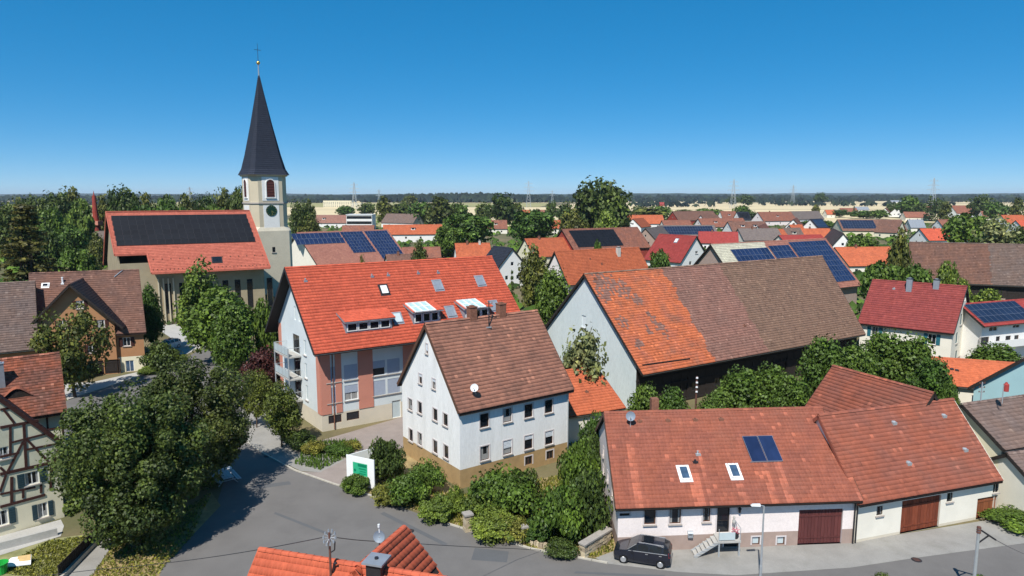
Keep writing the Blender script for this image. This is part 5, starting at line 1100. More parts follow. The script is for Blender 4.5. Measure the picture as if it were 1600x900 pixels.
flat('dark blue flat modern building in the trees at the left', 88, 344, 58, 330, 9, 12, 'bluewhite', 'panelg')
flat('tan storage hall with dark solar roof out in the fields', 527, 313, 44, 1500, 9, 25, 'cream', 'panelg', cat='field hall'); flat('sand-coloured storage hall right of the dark field hall', 556, 316, 16, 1480, 9, 20, 'cream', 'dry', cat='field hall')
flat('white garage box between the bushes left of the church', 112, 374, 14, 345, 3, 5, 'white2', 'frame', cat='garage'); flat('pale garden hut with white roof near the church', 146, 403, 14, 245, 3, 4, 'bluewhite', 'frame', cat='hut')
p = dep(146, 298, 290); o = tag(empty('brick_stack', (p[0], p[1], 0)), 'slim tapering red tower rising in front of the left wood', 'tower'); m = MB(); m.tube((0, 0, 0), (0, 0, 14), 1.9, 1.5, 12); m.tube((0, 0, 14), (0, 0, p[2] - 2), 1.3, .7, 12); m.tube((0, 0, p[2] - 2), (0, 0, p[2]), .3, .05, 8); m.build('shaft', M['redbrick'], o); m = MB(); m.box(-1.9, 1.9, -1.9, 1.9, 13.5, 15.2); m.build('collar', M['salmon'], o)
# pylons
def pylon(px, top, D, label, arms=3):
    p = dep(px, top, D); H_ = p[2]; o = tag(empty('pylon', (p[0], p[1], 0)), label, 'pylon', 'power pylons on the horizon'); m = MB(); b = H_ * .09
    for sx in (-1, 1):
        for sy in (-1, 1): m.bar((sx * b, sy * b, 0), (sx * .4, sy * .4, H_), .5, .5)
    for i in range(9):
        z0, z1 = H_ * i / 9, H_ * (i + 1) / 9; w0, w1 = b + (.4 - b) * i / 9, b + (.4 - b) * (i + 1) / 9
        for sx in (-1, 1): m.bar((sx * w0, -w0, z0), (-sx * w1, -w1, z1), .25, .25)
    m.build('tower', M['steel'], o); 
    for i in range(arms): z = H_ * (.62 + .14 * i); a_ = H_ * (.22 - .03 * i); m = MB(); m.bar((-a_, 0, z), (a_, 0, z), .6, .5); m.bar((-a_, 0, z), (0, 0, z + H_ * .05), .3, .3); m.bar((a_, 0, z), (0, 0, z + H_ * .05), .3, .3); m.build('cross_arm', M['steel'], o)
for px_, t_, D_, l_ in ((553, 285, 1350, 'lattice pylon above the solar hall right of the church tower'), (592, 296, 1700, 'small lattice pylon right of the pylon by the tower'), (826, 283, 1500, 'thin lattice pylon left of the big round tree'), (863, 297, 2100, 'faint small pylon just left of the big round tree'), (1147, 280, 1400, 'lattice pylon above the brown roofs in the middle right'), (1240, 289, 1700, 'lattice pylon over the wheat field'), (1460, 278, 1300, 'tall wide-armed lattice pylon at the right'), (296, 292, 1500, 'faint pylon over the wood left of the tower')): pylon(px_, t_, D_, l_)

# ------------------------------------------------------------------ foreground roof at the bottom edge
A0 = at(405, 858, 9.0); B0 = at(575, 885, 9.0); an = math.atan2(B0[1] - A0[1], B0[0] - A0[0]); W_ = 5.0; LL = 12.5
o_ = A0[:2] - np.array([-math.sin(an), math.cos(an)]) * W_
h = House('front_house', 'bright orange tiled roof corner with a cross gable at the bottom edge of the view', o_[0], o_[1], math.degrees(an), LL, W_, 4.0, 9.0, oe=.4, ov=.3)
h.win('A', 4, 2, 1, 1.2); h.win('K', 2, 1.5, 1, 1.2)
h.wall('cream2')
rf = h.roof('fg', .27, .35, 'wave', edge='fg', gutter='metal', covers=False, ridge=False)
h.tiles(rf, 'fg', 'K', 0, h.L, .03, h.SL, .27, .35, 'flat')
# the roof tiles nearest to the drone, each one a piece
tw_, th_ = .30, .36
V, Q, r = tile_arrays(0, tw_, 0, th_, tw_, th_, [(0, .035), (.15, .01), (.32, .0), (.5, .035), (.65, .01), (.82, 0), (1, .035)])
tm = [np_mesh('tile', V, Q, M['fg'], np.full(len(Q), v)) for v in (.3, .5, .62, .8)]
ND = 0
for r_ in range(5):
    for c_ in range(int(h.L / tw_)):
        if ND >= 190: break
        link('tile', random.choice(tm), h.root, h.rm('F', c_ * tw_, r_ * th_, 0) @ Matrix.Diagonal((1, -1, 1, 1))); ND += 1
h.tiles(rf, 'fg', 'F', 0, h.L, .03 + 5 * th_, h.SL, tw_, th_, 'wave')
for i in range(int(h.L / .42)):
    m = MB()
    for q in range(5):
        a, b = math.pi * q / 5, math.pi * (q + 1) / 5; pr = lambda xx, A, r_: h.S((xx, h.w + r_ * math.cos(A), h.hr - .01 + r_ * .8 * math.sin(A)))
        m.poly([pr(i * .42, a, .15), pr(i * .42 + .45, a, .175), pr(i * .42 + .45, b, .175), pr(i * .42, b, .15)], 0, .4 + .6 * random.random())
    m.build('ridge_tile', M['fg'], h.root)
# cross gable: ridge dies into the main ridge
P0 = at(632, 823, 9.0); P1 = at(567, 880, 9.0); d2 = (P1 - P0)[:2]; l2 = np.linalg.norm(d2); an2 = math.degrees(math.atan2(d2[1], d2[0])); w2 = 3.6
n2 = np.array([-d2[1], d2[0]]) / l2; oo = P0[:2] - n2 * w2
g = House('cross_gable', 'orange cross gable roof with strong tile rows beside the satellite dish at the bottom', oo[0], oo[1], an2, l2 + .6, w2, 5.2, 9.0, oe=.3, ov=.25, cat='house wing')
g.win('A', 3, 3, 1, 1.2); g.wall('cream2'); SIDE = 'K' if n2[0] > 0 else 'F'
rf = g.roof('fg', .3, .35, 'flat', edge='fg', gutter=None, covers=False, ridge=False)
g.tiles(rf, 'fg', 'F' if SIDE == 'K' else 'K', 0, g.L, .03, g.SL, .3, .35, 'flat')
V, Q, r = tile_arrays(0, tw_, 0, th_, tw_, th_, [(0, .02), (.5, .0), (1, .02)])
V[:, 2] += np.where(V[:, 1] > th_ / 2, .03, 0); tm2 = [np_mesh('tile', V, Q, M['fg'], np.full(len(Q), v)) for v in (.25, .4, .5, .65)]
ND = 0
for r_ in range(9):
    for c_ in range(int(g.L / tw_) + 1):
        if ND >= 110: break
        q = c_ * tw_; q = g.L - q if SIDE == 'K' else q
        mw = g.rm(SIDE, q if SIDE == 'F' else g.L - c_ * tw_, r_ * th_, 0) @ Matrix.Diagonal((1, -1, 1, 1)); link('tile', random.choice(tm2), g.root, mw); ND += 1
g.tiles(rf, 'fg', SIDE, 0, g.L, .03 + 8 * th_, g.SL, tw_, th_, 'flat')
for i in range(int(g.L / .42)):
    m = MB()
    for q in range(5):
        a, b = math.pi * q / 5, math.pi * (q + 1) / 5; pr = lambda xx, A, r_: g.S((xx, g.w + r_ * math.cos(A), g.hr - .01 + r_ * .8 * math.sin(A)))
        m.poly([pr(i * .42, a, .15), pr(i * .42 + .45, a, .175), pr(i * .42 + .45, b, .175), pr(i * .42, b, .15)], 0, .4 + .6 * random.random())
    m.build('ridge_tile', M['fg'], g.root)
q, d = h.sd(589, 900); ch = tag(empty('metal_chimney', h.mw @ Vector(h.rp('F', q, d))), 'dark chimney with a bright sheet metal cap on the bottom orange roof', 'chimney')
m = MB(); m.box(-.36, .36, -.36, .36, -.8, .75); m.build('stack', M['darkmetal'], ch, mw=Matrix.Rotation(an, 4, 'Z')); m = MB(); m.box(-.5, .5, -.5, .5, .75, .84); m.build('cap', M['lead'], ch, mw=Matrix.Rotation(an, 4, 'Z')); m = MB(); m.tube((0, 0, .84), (0, 0, .92), .09, .09, 10); m.build('flue', M['darkmetal'], ch)
q, d = h.sd(517, 902); pm = h.mw @ Vector(h.rp('F', q, d)); zt2 = dep(513, 832, pm.y)[2]; hp = zt2 - pm.z
ms = tag(empty('roof_mast', pm), 'rusty power mast with a ring of insulators on the bottom orange roof', 'roof mast'); m = MB(); m.tube((0, 0, -.1), (0, 0, hp), .06, .05, 8); m.build('pole', M['rustpole'], ms)
m = MB(); top = Vector((0, 0, hp - .25))
for i in range(10):
    a_ = 2 * math.pi * i / 10; e_ = top + Vector((.27 * math.cos(a_), .2 * math.sin(a_), .27 * math.sin(a_) * .9)); m.tube(top, e_, .012, .012, 5); m.tube(e_ - Vector((0, 0, .05)), e_ + Vector((0, 0, .08)), .05, .03, 8)
m.build('insulator', M['lead'], ms); m = MB(); m.tube((0, 0, hp - 1.0), (.22, 0, hp - .85), .03, .03, 6); m.tube((.22, 0, hp - .85), (.25, 0, hp - .45), .03, .03, 6); m.build('bracket', M['darkmetal'], ms)
q, d = h.sd(520, 896); vp = h.mw @ Vector(h.rp('F', q, d)); o = tag(empty('vent_pipe', vp), 'thin black vent pipe with hooded end beside the rusty mast', 'vent pipe'); m = MB(); m.tube((0, 0, -.1), (.08, 0, .5), .05, .05, 8); m.tube((.08, 0, .5), (.2, -.02, .52), .06, .06, 8); m.build('pipe', M['darkmetal'], o)
dp = dep(593, 838, 32.5); dish('satellite_dish', 'blue-grey satellite dish with its arm pointing up beside the cross gable ridge', dp, (-.1, -1, .25), .3, 'dish', (-.05, .1, -.9), arm=False)
m = MB(); m.tube((0, 0, .2), (-.02, .0, .62), .03, .03, 6); m.tube((-.02, -.03, .5), (-.02, -.03, .66), .06, .06, 8); o = bpy.data.objects['satellite_dish.002'] if 'satellite_dish.002' in bpy.data.objects else bpy.data.objects['satellite_dish']; m.build('receiver', M['dishw'], o)
def wire(label, pts, r=.016, sag=.5):
    m = MB(); P = []
    for a, b in zip(pts[:-1], pts[1:]):
        a, b = Vector(a), Vector(b); P += [a.lerp(b, i / 10) - Vector((0, 0, sag * 4 * (i / 10) * (1 - i / 10))) for i in range(11)]
    m.path(P, r, 4); return tag(m.build('power_line', M['darkmetal']), label, 'power line')
mt = pm + Vector((0, 0, hp - .25))
wire('dark overhead cable running left from the rusty mast over the street', [mt + Vector((-.35, 0, 0)), Vector(dep(320, 872, 34)), Vector(dep(150, 890, 36)), Vector(dep(-100, 915, 38))], .018, .05)
wire('dark overhead cable running right from the rusty mast behind the cross gable', [mt + Vector((.35, 0, 0)), Vector(dep(605, 846, 36)), Vector(dep(800, 857, 45)), Vector(dep(930, 862, 52))], .018, .05)

# ------------------------------------------------------------------ street furniture
pl = at(1188, 903); o = tag(empty('street_lamp', pl), 'tall grey street lamp with short arm in front of the farmhouse', 'street lamp'); zt3 = dep(1186, 791, pl[1])[2]; m = MB(); m.tube((0, 0, 0), (0, 0, .9), .1, .09, 10); m.tube((0, 0, .9), (0, 0, zt3), .075, .05, 10); m.build('pole', M['steel'], o)
m = MB(); m.tube((0, 0, zt3), (-.35, -.1, zt3 + .12), .035, .03, 8); m.build('arm', M['steel'], o); m = MB(); m.hexa([(-.95, -.3, zt3 + .12), (-.3, -.2, zt3 + .06), (-.3, .05, zt3 + .06), (-.95, -.05, zt3 + .12), (-.85, -.25, zt3 + .24), (-.3, -.15, zt3 + .2), (-.3, 0, zt3 + .2), (-.85, -.1, zt3 + .24)]); m.build('lamp_head', M['dishw'], o)
pl = at(1519, 935); o = tag(empty('utility_pole', pl), 'grey utility pole with an angled bracket at the lower right', 'utility pole'); zt4 = dep(1522, 824, pl[1])[2]; m = MB(); m.tube((0, 0, 0), (0, 0, zt4), .12, .09, 10); m.build('pole', M['steel'], o)
m = MB(); m.bar((0, 0, zt4 - .1), (1.0, -.2, zt4 - .75), .1, .1); m.bar((0, 0, zt4 - 1.1), (.6, -.1, zt4 - .5), .07, .07); m.build('bracket', M['darkmetal'], o)
m = MB()
for i in range(3): m.tube((0, 0, zt4 - .05 - .16 * i), (0, 0, zt4 + .05 - .16 * i), .14, .12, 8)
m.build('insulator', M['rustpole'], o)
t_ = Vector(pl) + Vector((1.0, -.2, zt4 - .75)); wire('dark cable slanting down from the utility pole to the right', [t_, Vector(dep(1640, 880, pl[1] - 2))], .03, .1)
pr3 = dep(1531, 640, 58.5); o = tag(empty('roof_mast', pr3), 'grey cable mast with insulators on the ridge of the grey-brown roof', 'roof mast'); zt5 = dep(1532, 597, 58.5)[2] - pr3[2]; m = MB(); m.tube((0, 0, -1.0), (0, 0, zt5), .06, .05, 8); m.build('pole', M['steel'], o); m = MB()
for z in (zt5 - .1, zt5 - .5, zt5 - .9):
    for sg in (-1, 1): m.tube((0, 0, z), (sg * .22, 0, z), .02, .02, 5); m.tube((sg * .22, 0, z - .02), (sg * .22, 0, z + .12), .05, .03, 8)
m.build('insulator', M['rustpole'], o)
po = dep(1087, 640, 70); o = tag(empty('utility_pole', (po[0], po[1], 0)), 'brown wooden pole with white insulators in front of the dark barn wall', 'utility pole'); zt6 = dep(1087, 588, 70)[2]; m = MB(); m.tube((0, 0, 0), (0, 0, zt6), .12, .1, 8); m.build('pole', M['rustpole'], o); m = MB()
for i in range(4): m.tube((0, -.1, zt6 - .2 - .5 * i), (0, -.1, zt6 - .05 - .5 * i), .13, .1, 8)
m.build('insulator', M['dishw'], o)
rl = dep(1572, 606, 57.5); o = tag(empty('red_chimney_pot', rl), 'small red hooded pipe in front of the teal gable', 'roof pipe'); m = MB(); m.tube((-.22, 0, -1.4), (-.22, 0, .3), .04, .04, 6); m.build('pole', M['steel'], o); m = MB(); m.lathe([(.05, -.35), (.22, -.3), (.22, .3), (.1, .42), (.08, .5), (.01, .5)], 12); m.build('hood', M['redlamp'], o)
for px_, py_, l_ in ((418, 713, 'round drain cover at the kerb below the left street tree'), (1432, 875, 'dark drain grating in the pavement before the rusty gate'), (640, 830, 'round drain cover in the open asphalt beside the cross gable')):
    p = at(px_, py_); o = tag(empty('drain_cover', (p[0], p[1], .014)), l_, 'drain cover'); m = MB(); m.lathe([(.01, .012), (.3, .012), (.34, .006), (.36, 0)], 16); m.build('ring', M['darkmetal'], o); m = MB()
    for i in range(5): m.box(-.2, .2, -.2 + i * .09, -.16 + i * .09, .012, .02)
    m.build('grate', M['rustpole'], o)
# sign board
s0, s1 = at(543, 758), at(586, 768); u_ = (s1 - s0); ls = np.linalg.norm(u_); zs = dep(543, 710, s0[1])[2]
o = tag(empty('sign_board', s0, math.atan2(u_[1], u_[0])), 'white sign board with a green printed panel at the driveway', 'sign'); m = MB(); m.box(0, ls, -.05, .05, .25, zs); m.build('board', M['signw'], o); m = MB()
for x_ in (.15, ls - .15): m.box(x_ - .06, x_ + .06, .05, .14, 0, zs - .05)
m.build('post', M['steel'], o); bz = lambda f: .25 + (zs - .25) * f
m = MB(); m.box(ls * .24, ls * .76, -.056, -.05, bz(.36), bz(.80)); m.build('printed_panel', M['signgreen'], o)
m = MB()
for a, b, c, d in ((.42, .74, .67, .77), (.45, .72, .58, .62), (.48, .70, .5, .53), (.45, .7, .42, .45)): m.box(ls * a, ls * b, -.060, -.056, bz(c), bz(d))
m.lathe([(.001, -.004), (ls * .045, -.004), (ls * .045, .004), (.001, .004)], 14)
for k in range(len(m.v) - 56, len(m.v)): x_, y_, z_ = m.v[k]; m.v[k] = (ls * .31 + x_, -.058 + z_ * .5, bz(.52) + y_)
m.build('print_mark', M['signdk'], o)
m = MB(); q0, q1 = at(543, 735), at(605, 716); m = MB(); m.bar((q0[0], q0[1], .75), (q1[0], q1[1], .75), .12, 1.5); tag(m.build('garden_wall', M['bluewhite']), 'pale blue-grey garden wall behind the white sign board', 'wall')
# information board, bench and stands under the big tree
pb = at(304, 756); o = tag(empty('wooden_board', pb, R(-12)), 'light wooden board standing in the sun under the big tree', 'board'); m = MB(); m.box(-.7, .7, -.05, .05, .5, 1.75); m.build('board', M['board'], o); m = MB(); m.box(-.75, -.65, .05, .15, 0, 1.8); m.box(.65, .75, .05, .15, 0, 1.8); m.build('post', M['darkwood'], o)
pb = at(352, 752); o = tag(empty('picnic_table', pb, R(-52)), 'grey slatted picnic table in the shadow of the big tree', 'picnic table')
for i in range(4): m = MB(); m.box(-1.3, 1.3, -.45 + i * .23, -.25 + i * .23, .72, .76); m.build('slat', M['metal'], o)
for sy in (-.9, .8):
    for i in range(2): m = MB(); m.box(-1.3, 1.3, sy + i * .2 - .08, sy + i * .2 + .08, .44, .48); m.build('slat', M['metal'], o)
for sx in (-.95, .95): m = MB(); m.bar((sx, -.85, .02), (sx, -.25, .72), .08, .08); m.bar((sx, .85, .02), (sx, .25, .72), .08, .08); m.bar((sx, -.95, .42), (sx, .95, .42), .07, .07); m.build('leg', M['metal'], o)
pb = at(353, 742); o = tag(empty('white_box', pb, R(20)), 'white lidded planter box in the sun at the edge of the tree shadow', 'planter'); m = MB(); m.box(-.5, .5, -.25, .25, 0, .6); m.build('box', M['signw'], o); m = MB(); m.box(-.54, .54, -.29, .29, .6, .67); m.build('lid', M['signw'], o)
# leaning panel and green tub on the lawn, bottom left
pb = at(28, 884); o = tag(empty('lawn_panel', pb, R(14)), 'white and tan tilted panel lying on the dry lawn', 'panel'); m = MB(); m.hexa([(-.95, -.35, .15), (.95, -.35, .15), (.75, .35, .5), (-.5, .35, .42), (-.95, -.35, .22), (.95, -.35, .22), (.75, .35, .57), (-.5, .35, .49)]); m.build('panel', M['signw'], o); m = MB(); m.hexa([(.0, -.1, .30), (.85, -.1, .32), (.72, .33, .55), (-.1, .33, .5), (.0, -.1, .34), (.85, -.1, .36), (.72, .33, .6), (-.1, .33, .55)]); m.build('insert', M['board'], o); m = MB()
for x_, y_ in ((-.9, -.3), (.9, -.3), (-.4, .3), (.7, .3)): m.tube((x_, y_, 0), (x_, y_, .4 if y_ > 0 else .2), .05, .05, 6)
m.build('leg', M['darkwood'], o)
pb = at(2, 896); o = tag(empty('green_tub', pb), 'bright green plastic tub on the lawn in the bottom left corner', 'tub'); m = MB(); m.lathe([(.01, .04), (.35, .04), (.45, .75), (.5, .75), (.5, .8), (.44, .8), (.34, .1), (.01, .1)], 14); m.build('tub', M['greenpl'], o)
m = MB(); P = [at(0, 838, 0), at(92, 812, 0)]; m.bar((*at(-10, 862)[:2], .3), (*at(90, 836)[:2], .3), .25, .6); tag(m.build('terrace_wall', M['concrete']), 'low light concrete terrace wall in front of the timber-framed house', 'wall')
m = MB(); q0, q1 = at(160, 838), at(92, 908)
n_ = 26
for i in range(n_): a_ = q0 + (q1 - q0) * (i / n_); b_ = q0 + (q1 - q0) * ((i + .9) / n_); m.bar((a_[0], a_[1], .55), (b_[0], b_[1], .55), .05, 1.1)
tag(m.build('board_fence', M['darkwood']), 'low dark board fence beside the footpath bottom left', 'fence')
# garden pillars and rubble walls
def pillar(px, top, D0, label, w=.5):
    p = at(px, D0); zt_ = dep(px, top, p[1])[2]; o = tag(empty('gate_pillar', p, R(25)), label, 'pillar'); n = 4
    for i in range(n): m = MB(); j = random.uniform(-.015, .015); m.box(-w / 2 + j, w / 2 + j, -w / 2, w / 2, zt_ * i / n + .012, zt_ * (i + 1) / n, 0, random.random()); m.build('stone', M['stone'], o)
    m = MB(); m.box(-w / 2 - .07, w / 2 + .07, -w / 2 - .07, w / 2 + .07, zt_, zt_ + .14); m.build('cap', M['stonecap'], o)
pillar(731, 804, 829, 'left stone gate pillar with flat cap at the white house garden', .6); pillar(818.5, 824, 847, 'right slim stone gate pillar beside the clipped hedge', .42)
def rubble(label, a, b, ht, th, ns, rows, cap=True):
    a, b = at(*a), at(*b); d = (b - a); l = np.linalg.norm(d); o = tag(empty('rubble_wall', a, math.atan2(d[1], d[0])), label, 'wall')
    for r_ in range(rows):
        x_ = 0
        while x_ < l - .1:
            w_ = random.uniform(.3, .6) * l / ns * 1.6; w_ = min(w_, l - x_); z0 = ht * r_ / rows; z1 = ht * (r_ + 1) / rows; j = random.uniform(-.04, .04)
            m = MB(); m.hexa([(x_ + .015, -th / 2 + j, z0 + .015), (x_ + w_ - .015, -th / 2 + j * .5, z0 + .015), (x_ + w_ - .02, th / 2, z0 + .01), (x_ + .02, th / 2, z0 + .01), (x_ + .03, -th / 2 + j + .02, z1), (x_ + w_ - .03, -th / 2 + .02, z1 - .02), (x_ + w_ - .02, th / 2, z1), (x_ + .02, th / 2, z1)], 0, random.random()); m.build('stone', M['stone'], o); x_ += w_
    if cap: m = MB(); m.box(-.05, l + .05, -th / 2 - .06, th / 2 + .06, ht, ht + .12); m.build('cap', M['stonecap'], o)
rubble('short rubble stone wall with grey capping beside the black car', (909, 872), (951, 846), 1.0, .5, 7, 4); rubble('low crumbling stone edging between the two gate pillars', (742, 832), (816, 850), .35, .35, 12, 1, False); rubble('low stone edging right of the slim gate pillar', (826, 850), (905, 872), .4, .35, 12, 1, False)

# ------------------------------------------------------------------ cars
def make_car(paint):
    L2, key = 2.02, ('car', paint)
    st = [(-2.02, .32, .62, .70, .70, .62), (-1.95, .24, .74, .86, .86, .76), (-1.6, .2, .90, .98, .98, .84), (-1.05, .19, 1.0, 1.06, 1.06, .86), (-.35, .19, 1.04, 1.09, 1.55, .87), (.2, .19, 1.05, 1.1, 1.62, .87), (.9, .19, 1.06, 1.12, 1.61, .87), (1.5, .2, 1.07, 1.13, 1.55, .86), (1.82, .24, 1.06, 1.12, 1.40, .84), (2.0, .34, .98, 1.06, 1.08, .76)]
    def sec(x, zb, zm, zl, zr, hw): 
        t = max(0, min(1, (zr - zl) / .5)); hr_ = hw - .16 * t; return [(x, 0, zb), (x, hw * .92, zb), (x, hw, (zb + zm) / 2), (x, hw * .985, zm), (x, hw * .95, zl), (x, hr_, zr - .03 * t), (x, hr_ * .8, zr + .02 * t), (x, 0, zr + .035 * t)]
    body = MB(); S = [sec(*q) for q in st]; glass = MB()
    for i in range(len(S) - 1):
        for j in range(7):
            for sg in (1, -1):
                q = [S[i][j], S[i + 1][j], S[i + 1][j + 1], S[i][j + 1]]; q = [(a, b * sg, c) for a, b, c in (q if sg > 0 else q[::-1])]
                g = (j == 4 and 3 <= i <= 7) or (j in (5, 6) and i in (3, 7)) or (j in (5, 6) and i == 8)
                body.poly(q, 1 if g else 0)
    for k in (0, -1):
        for sg in (1, -1): q = [(a, b * sg, c) for a, b, c in S[k]]; body.poly(q)
    o = empty('car'); b = body.build('body', [M[paint], M['glass']], o, smooth=False)
    m = MB()
    for sg in (1, -1):
        for x0, x1 in ((-.33, -.27), (.45, .55), (1.35, 1.5)):
            za = 1.1; m.hexa([(x0, sg * .835, za), (x1, sg * .835, za), (x1, sg * .84, za), (x0, sg * .84, za), (x0, sg * .72, 1.52), (x1, sg * .72, 1.52), (x1, sg * .73, 1.55), (x0, sg * .73, 1.55)])
    m.build('pillar', M[paint], o)
    for x in (-1.28, 1.3):
        for sg in (1, -1):
            m = MB(); m.tube((x, sg * .62, .31), (x, sg * .885, .31), .31, .31, 18); w = m.build('wheel', M['tyre'], o); m = MB(); m.tube((x, sg * .88, .31), (x, sg * .9, .31), .21, .19, 14); m.build('rim', M['rim'], w)
    for sg in (1, -1):
        m = MB(); m.hexa([(-1.99, sg * .42, .68), (-1.72, sg * .80, .70), (-1.5, sg * .835, .80), (-1.9, sg * .45, .74), (-1.95, sg * .42, .80), (-1.68, sg * .79, .84), (-1.45, sg * .82, .93), (-1.86, sg * .45, .87)]); m.build('headlight', M['lamp'], o)
        m = MB(); m.hexa([(1.86, sg * .8, .85), (1.99, sg * .66, .85), (2.02, sg * .66, .85), (1.88, sg * .84, .85), (1.82, sg * .77, 1.2), (1.93, sg * .64, 1.2), (1.96, sg * .66, 1.2), (1.84, sg * .8, 1.2)]); m.build('tail_light', M['tail'], o)
        m = MB(); m.hexa([(-.78, sg * .85, 1.0), (-.6, sg * .85, 1.0), (-.58, sg * 1.03, 1.02), (-.74, sg * 1.03, 1.02), (-.76, sg * .86, 1.14), (-.6, sg * .86, 1.16), (-.6, sg * 1.02, 1.15), (-.73, sg * 1.02, 1.13)]); m.build('mirror', M[paint], o)
        m = MB(); m.bar((-.25, sg * .6, 1.63), (1.5, sg * .62, 1.61), .04, .05); m.build('roof_rail', M['rim'], o)
    m = MB()
    for sg in (1, -1): m.bar((-.95, sg * .862, 1.05), (1.75, sg * .86, 1.1), .02, .035); m.bar((-1.0, sg * .80, 1.1), (-.4, sg * .70, 1.53), .03, .03)
    m.build('side_trim', M['rim'], o)
    m = MB()
    for sg in (1, -1):
        for x_ in (-.55, .45, 1.4): m.box(x_, x_ + .012, sg * .86 - .025, sg * .86 + .025, .3, 1.04)
    m.build('door_seam', M['tyre'], o)
    for sg in (1, -1):
        for x_ in (.25, 1.2): m = MB(); m.box(x_, x_ + .18, sg * .885 - .015, sg * .885 + .015, .93, .96); m.build('door_handle', M['rim'], o)
    m = MB(); m.box(-.1, .75, -.45, .45, 1.655, 1.665); m.build('sunroof', M['glass'], o)
    m = MB(); m.box(-2.04, -1.98, -.26, .26, .42, .53); m.build('number_plate', M['frame'], o)
    return o
c = make_car('paint'); e0, e1 = at(976, 880), at(1040, 890); d_ = e1 - e0; c.location = ((e0 + e1) / 2)[0], ((e0 + e1) / 2)[1] + .85, 0; c.rotation_euler = (0, 0, math.atan2(d_[1], d_[0])); tag(c, 'black compact car with silver wheels parked in front of the farmhouse', 'car')
for paint, px_, py_, a_, l_ in (('paintw', 264, 545, 70, 'small white car parked in the shade right of the orange house'), ('paintb', 80, 413, 60, 'blue car parked on the street behind the brown-grey barn roof'), ('paintw', 92, 392, 10, 'white car on the street behind the big spruce'), ('paintg', 356, 583, 30, 'pale grey car half hidden under the street trees')):
    c = make_car(paint); p = at(px_, py_); c.location = (p[0], p[1], .01); c.rotation_euler = (0, 0, R(a_)); tag(c, l_, 'car')

# ------------------------------------------------------------------ vegetation in place
def tg(key, px, py, rx, ht, label, name='tree', group=None, cat='tree'):
    p = at(px, py); return tree(key, p[0], p[1], rx, ht, name, label, cat, group)
tree('hero1', -28.2, 48.0, 5.8, 12.6, 'broad_tree', 'huge dark green spreading tree in the left foreground casting a black shadow')
tree('hero2', -28.2, 58.0, 5.4, 12.4, 'broad_tree', 'large olive green tree just behind the huge foreground tree')
tg('street', 401, 668, 2.2, 6.6, 'slim street tree with yellow-green crown left in the pavement row', 'street_tree')
tg('street', 440, 698, 2.3, 6.9, 'slim street tree with dark trunk right in the pavement row', 'street_tree')
tpx('purple', 410, 548, 84, 70, 'dark purple-leaved tree left of the balconies', 'purple_tree')
tpx('nearlight', 308, 415, 118, 72, 'tall light green tree in front of the church windows', 'tall_tree'); tpx('near', 345, 456, 104, 115, 'bushy mid green tree below the church beside the street', 'bushy_tree'); tpx('near', 362, 482, 95, 75, 'rounded green tree on the street corner left of the balcony house', 'bushy_tree')
tpx('sparse', 105, 478, 86, 125, 'loose olive tree in front of the orange gable', 'loose_tree'); tpx('near', 232, 450, 112, 40, 'dark narrow tree between the orange house and the church', 'garden_tree'); tpx('midL', 412, 470, 100, 40, 'light green shrub tree behind the dark verge of the balcony house', 'garden_tree'); tpx('bushd', 250, 535, 100, 60, 'dark bush at the corner of the orange house', 'bush', cat='bush')
tpx('spruce', 36, 311, 135, 134, 'tall dark spruce at the left edge', 'spruce_tree'); 
WOODL = [(20, 'at the left edge of the wood'), (45, 'of the wood behind the big spruce'), (70, 'of the wood right above the big spruce'), (100, 'of the wood left of the slim red tower'), (130, 'of the wood touching the slim red tower'), (175, 'of the wood just right of the red tower'), (210, 'of the wood above the left end of the church ridge'), (245, 'of the wood over the church solar field'), (280, 'of the wood over the middle of the church ridge'), (310, 'of the wood below the faint pylon'), (345, 'of the wood left of the church spire'), (400, 'of the wood touching the church tower'), (475, 'right beside the church tower'), (2000, 'behind the rust-roofed school')]
VILL = [(560, 'in the field left of the small pylon'), (590, 'beside the sand-coloured field hall'), (612, 'behind the white balcony house'), (635, 'left behind the white grey-roofed gable'), (650, 'on the skyline over the white gable'), (672, 'right behind the white grey-roofed gable'), (700, 'above the broad mid green tree'), (735, 'peeping over the broad mid green tree'), (770, 'above the small dormer roof'), (795, 'left of the thin lattice pylon'), (830, 'at the foot of the thin lattice pylon'), (870, 'beside the faint small pylon'), (890, 'touching the big round tree from the left'), (1005, 'at the right foot of the big round tree'), (1020, 'behind the blue trimmed white gable'), (1050, 'left of the dark red board barn'), (1085, 'behind the dark red board barn'), (1110, 'right of the dark red board barn'), (1130, 'behind the orange dormer house'), (1150, 'on the skyline near the middle pylon'), (1162, 'behind the steep black solar roof'), (1168, 'on the skyline over the black solar roof'), (1200, 'left of the pale pink gable'), (1265, 'below the white grey-roofed gable'), (1279, 'standing at the edge of the wheat field'), (1285, 'alone on the skyline beyond the wheat'), (1300, 'in front of the dark solar house end'), (1325, 'before the stubble field behind the solar farmhouse'), (1340, 'slim like a column above the solar farmhouse'), (1360, 'in the hedge over the solar farmhouse'), (1385, 'left of the small white red-roofed gable'), (1405, 'behind the white dark-edged gable'), (1430, 'above the brown-roofed bungalow'), (1445, 'left of the dark far conifer'), (1462, 'below the tall wide-armed pylon'), (1473, 'right of the dark far conifer'), (1500, 'left of the large rust barn'), (1545, 'right behind the large rust barn'), (1565, 'left of the far right orange-red house'), (1580, 'in the field at the far right'), (2000, 'at the right edge of the view')]
USED = set()
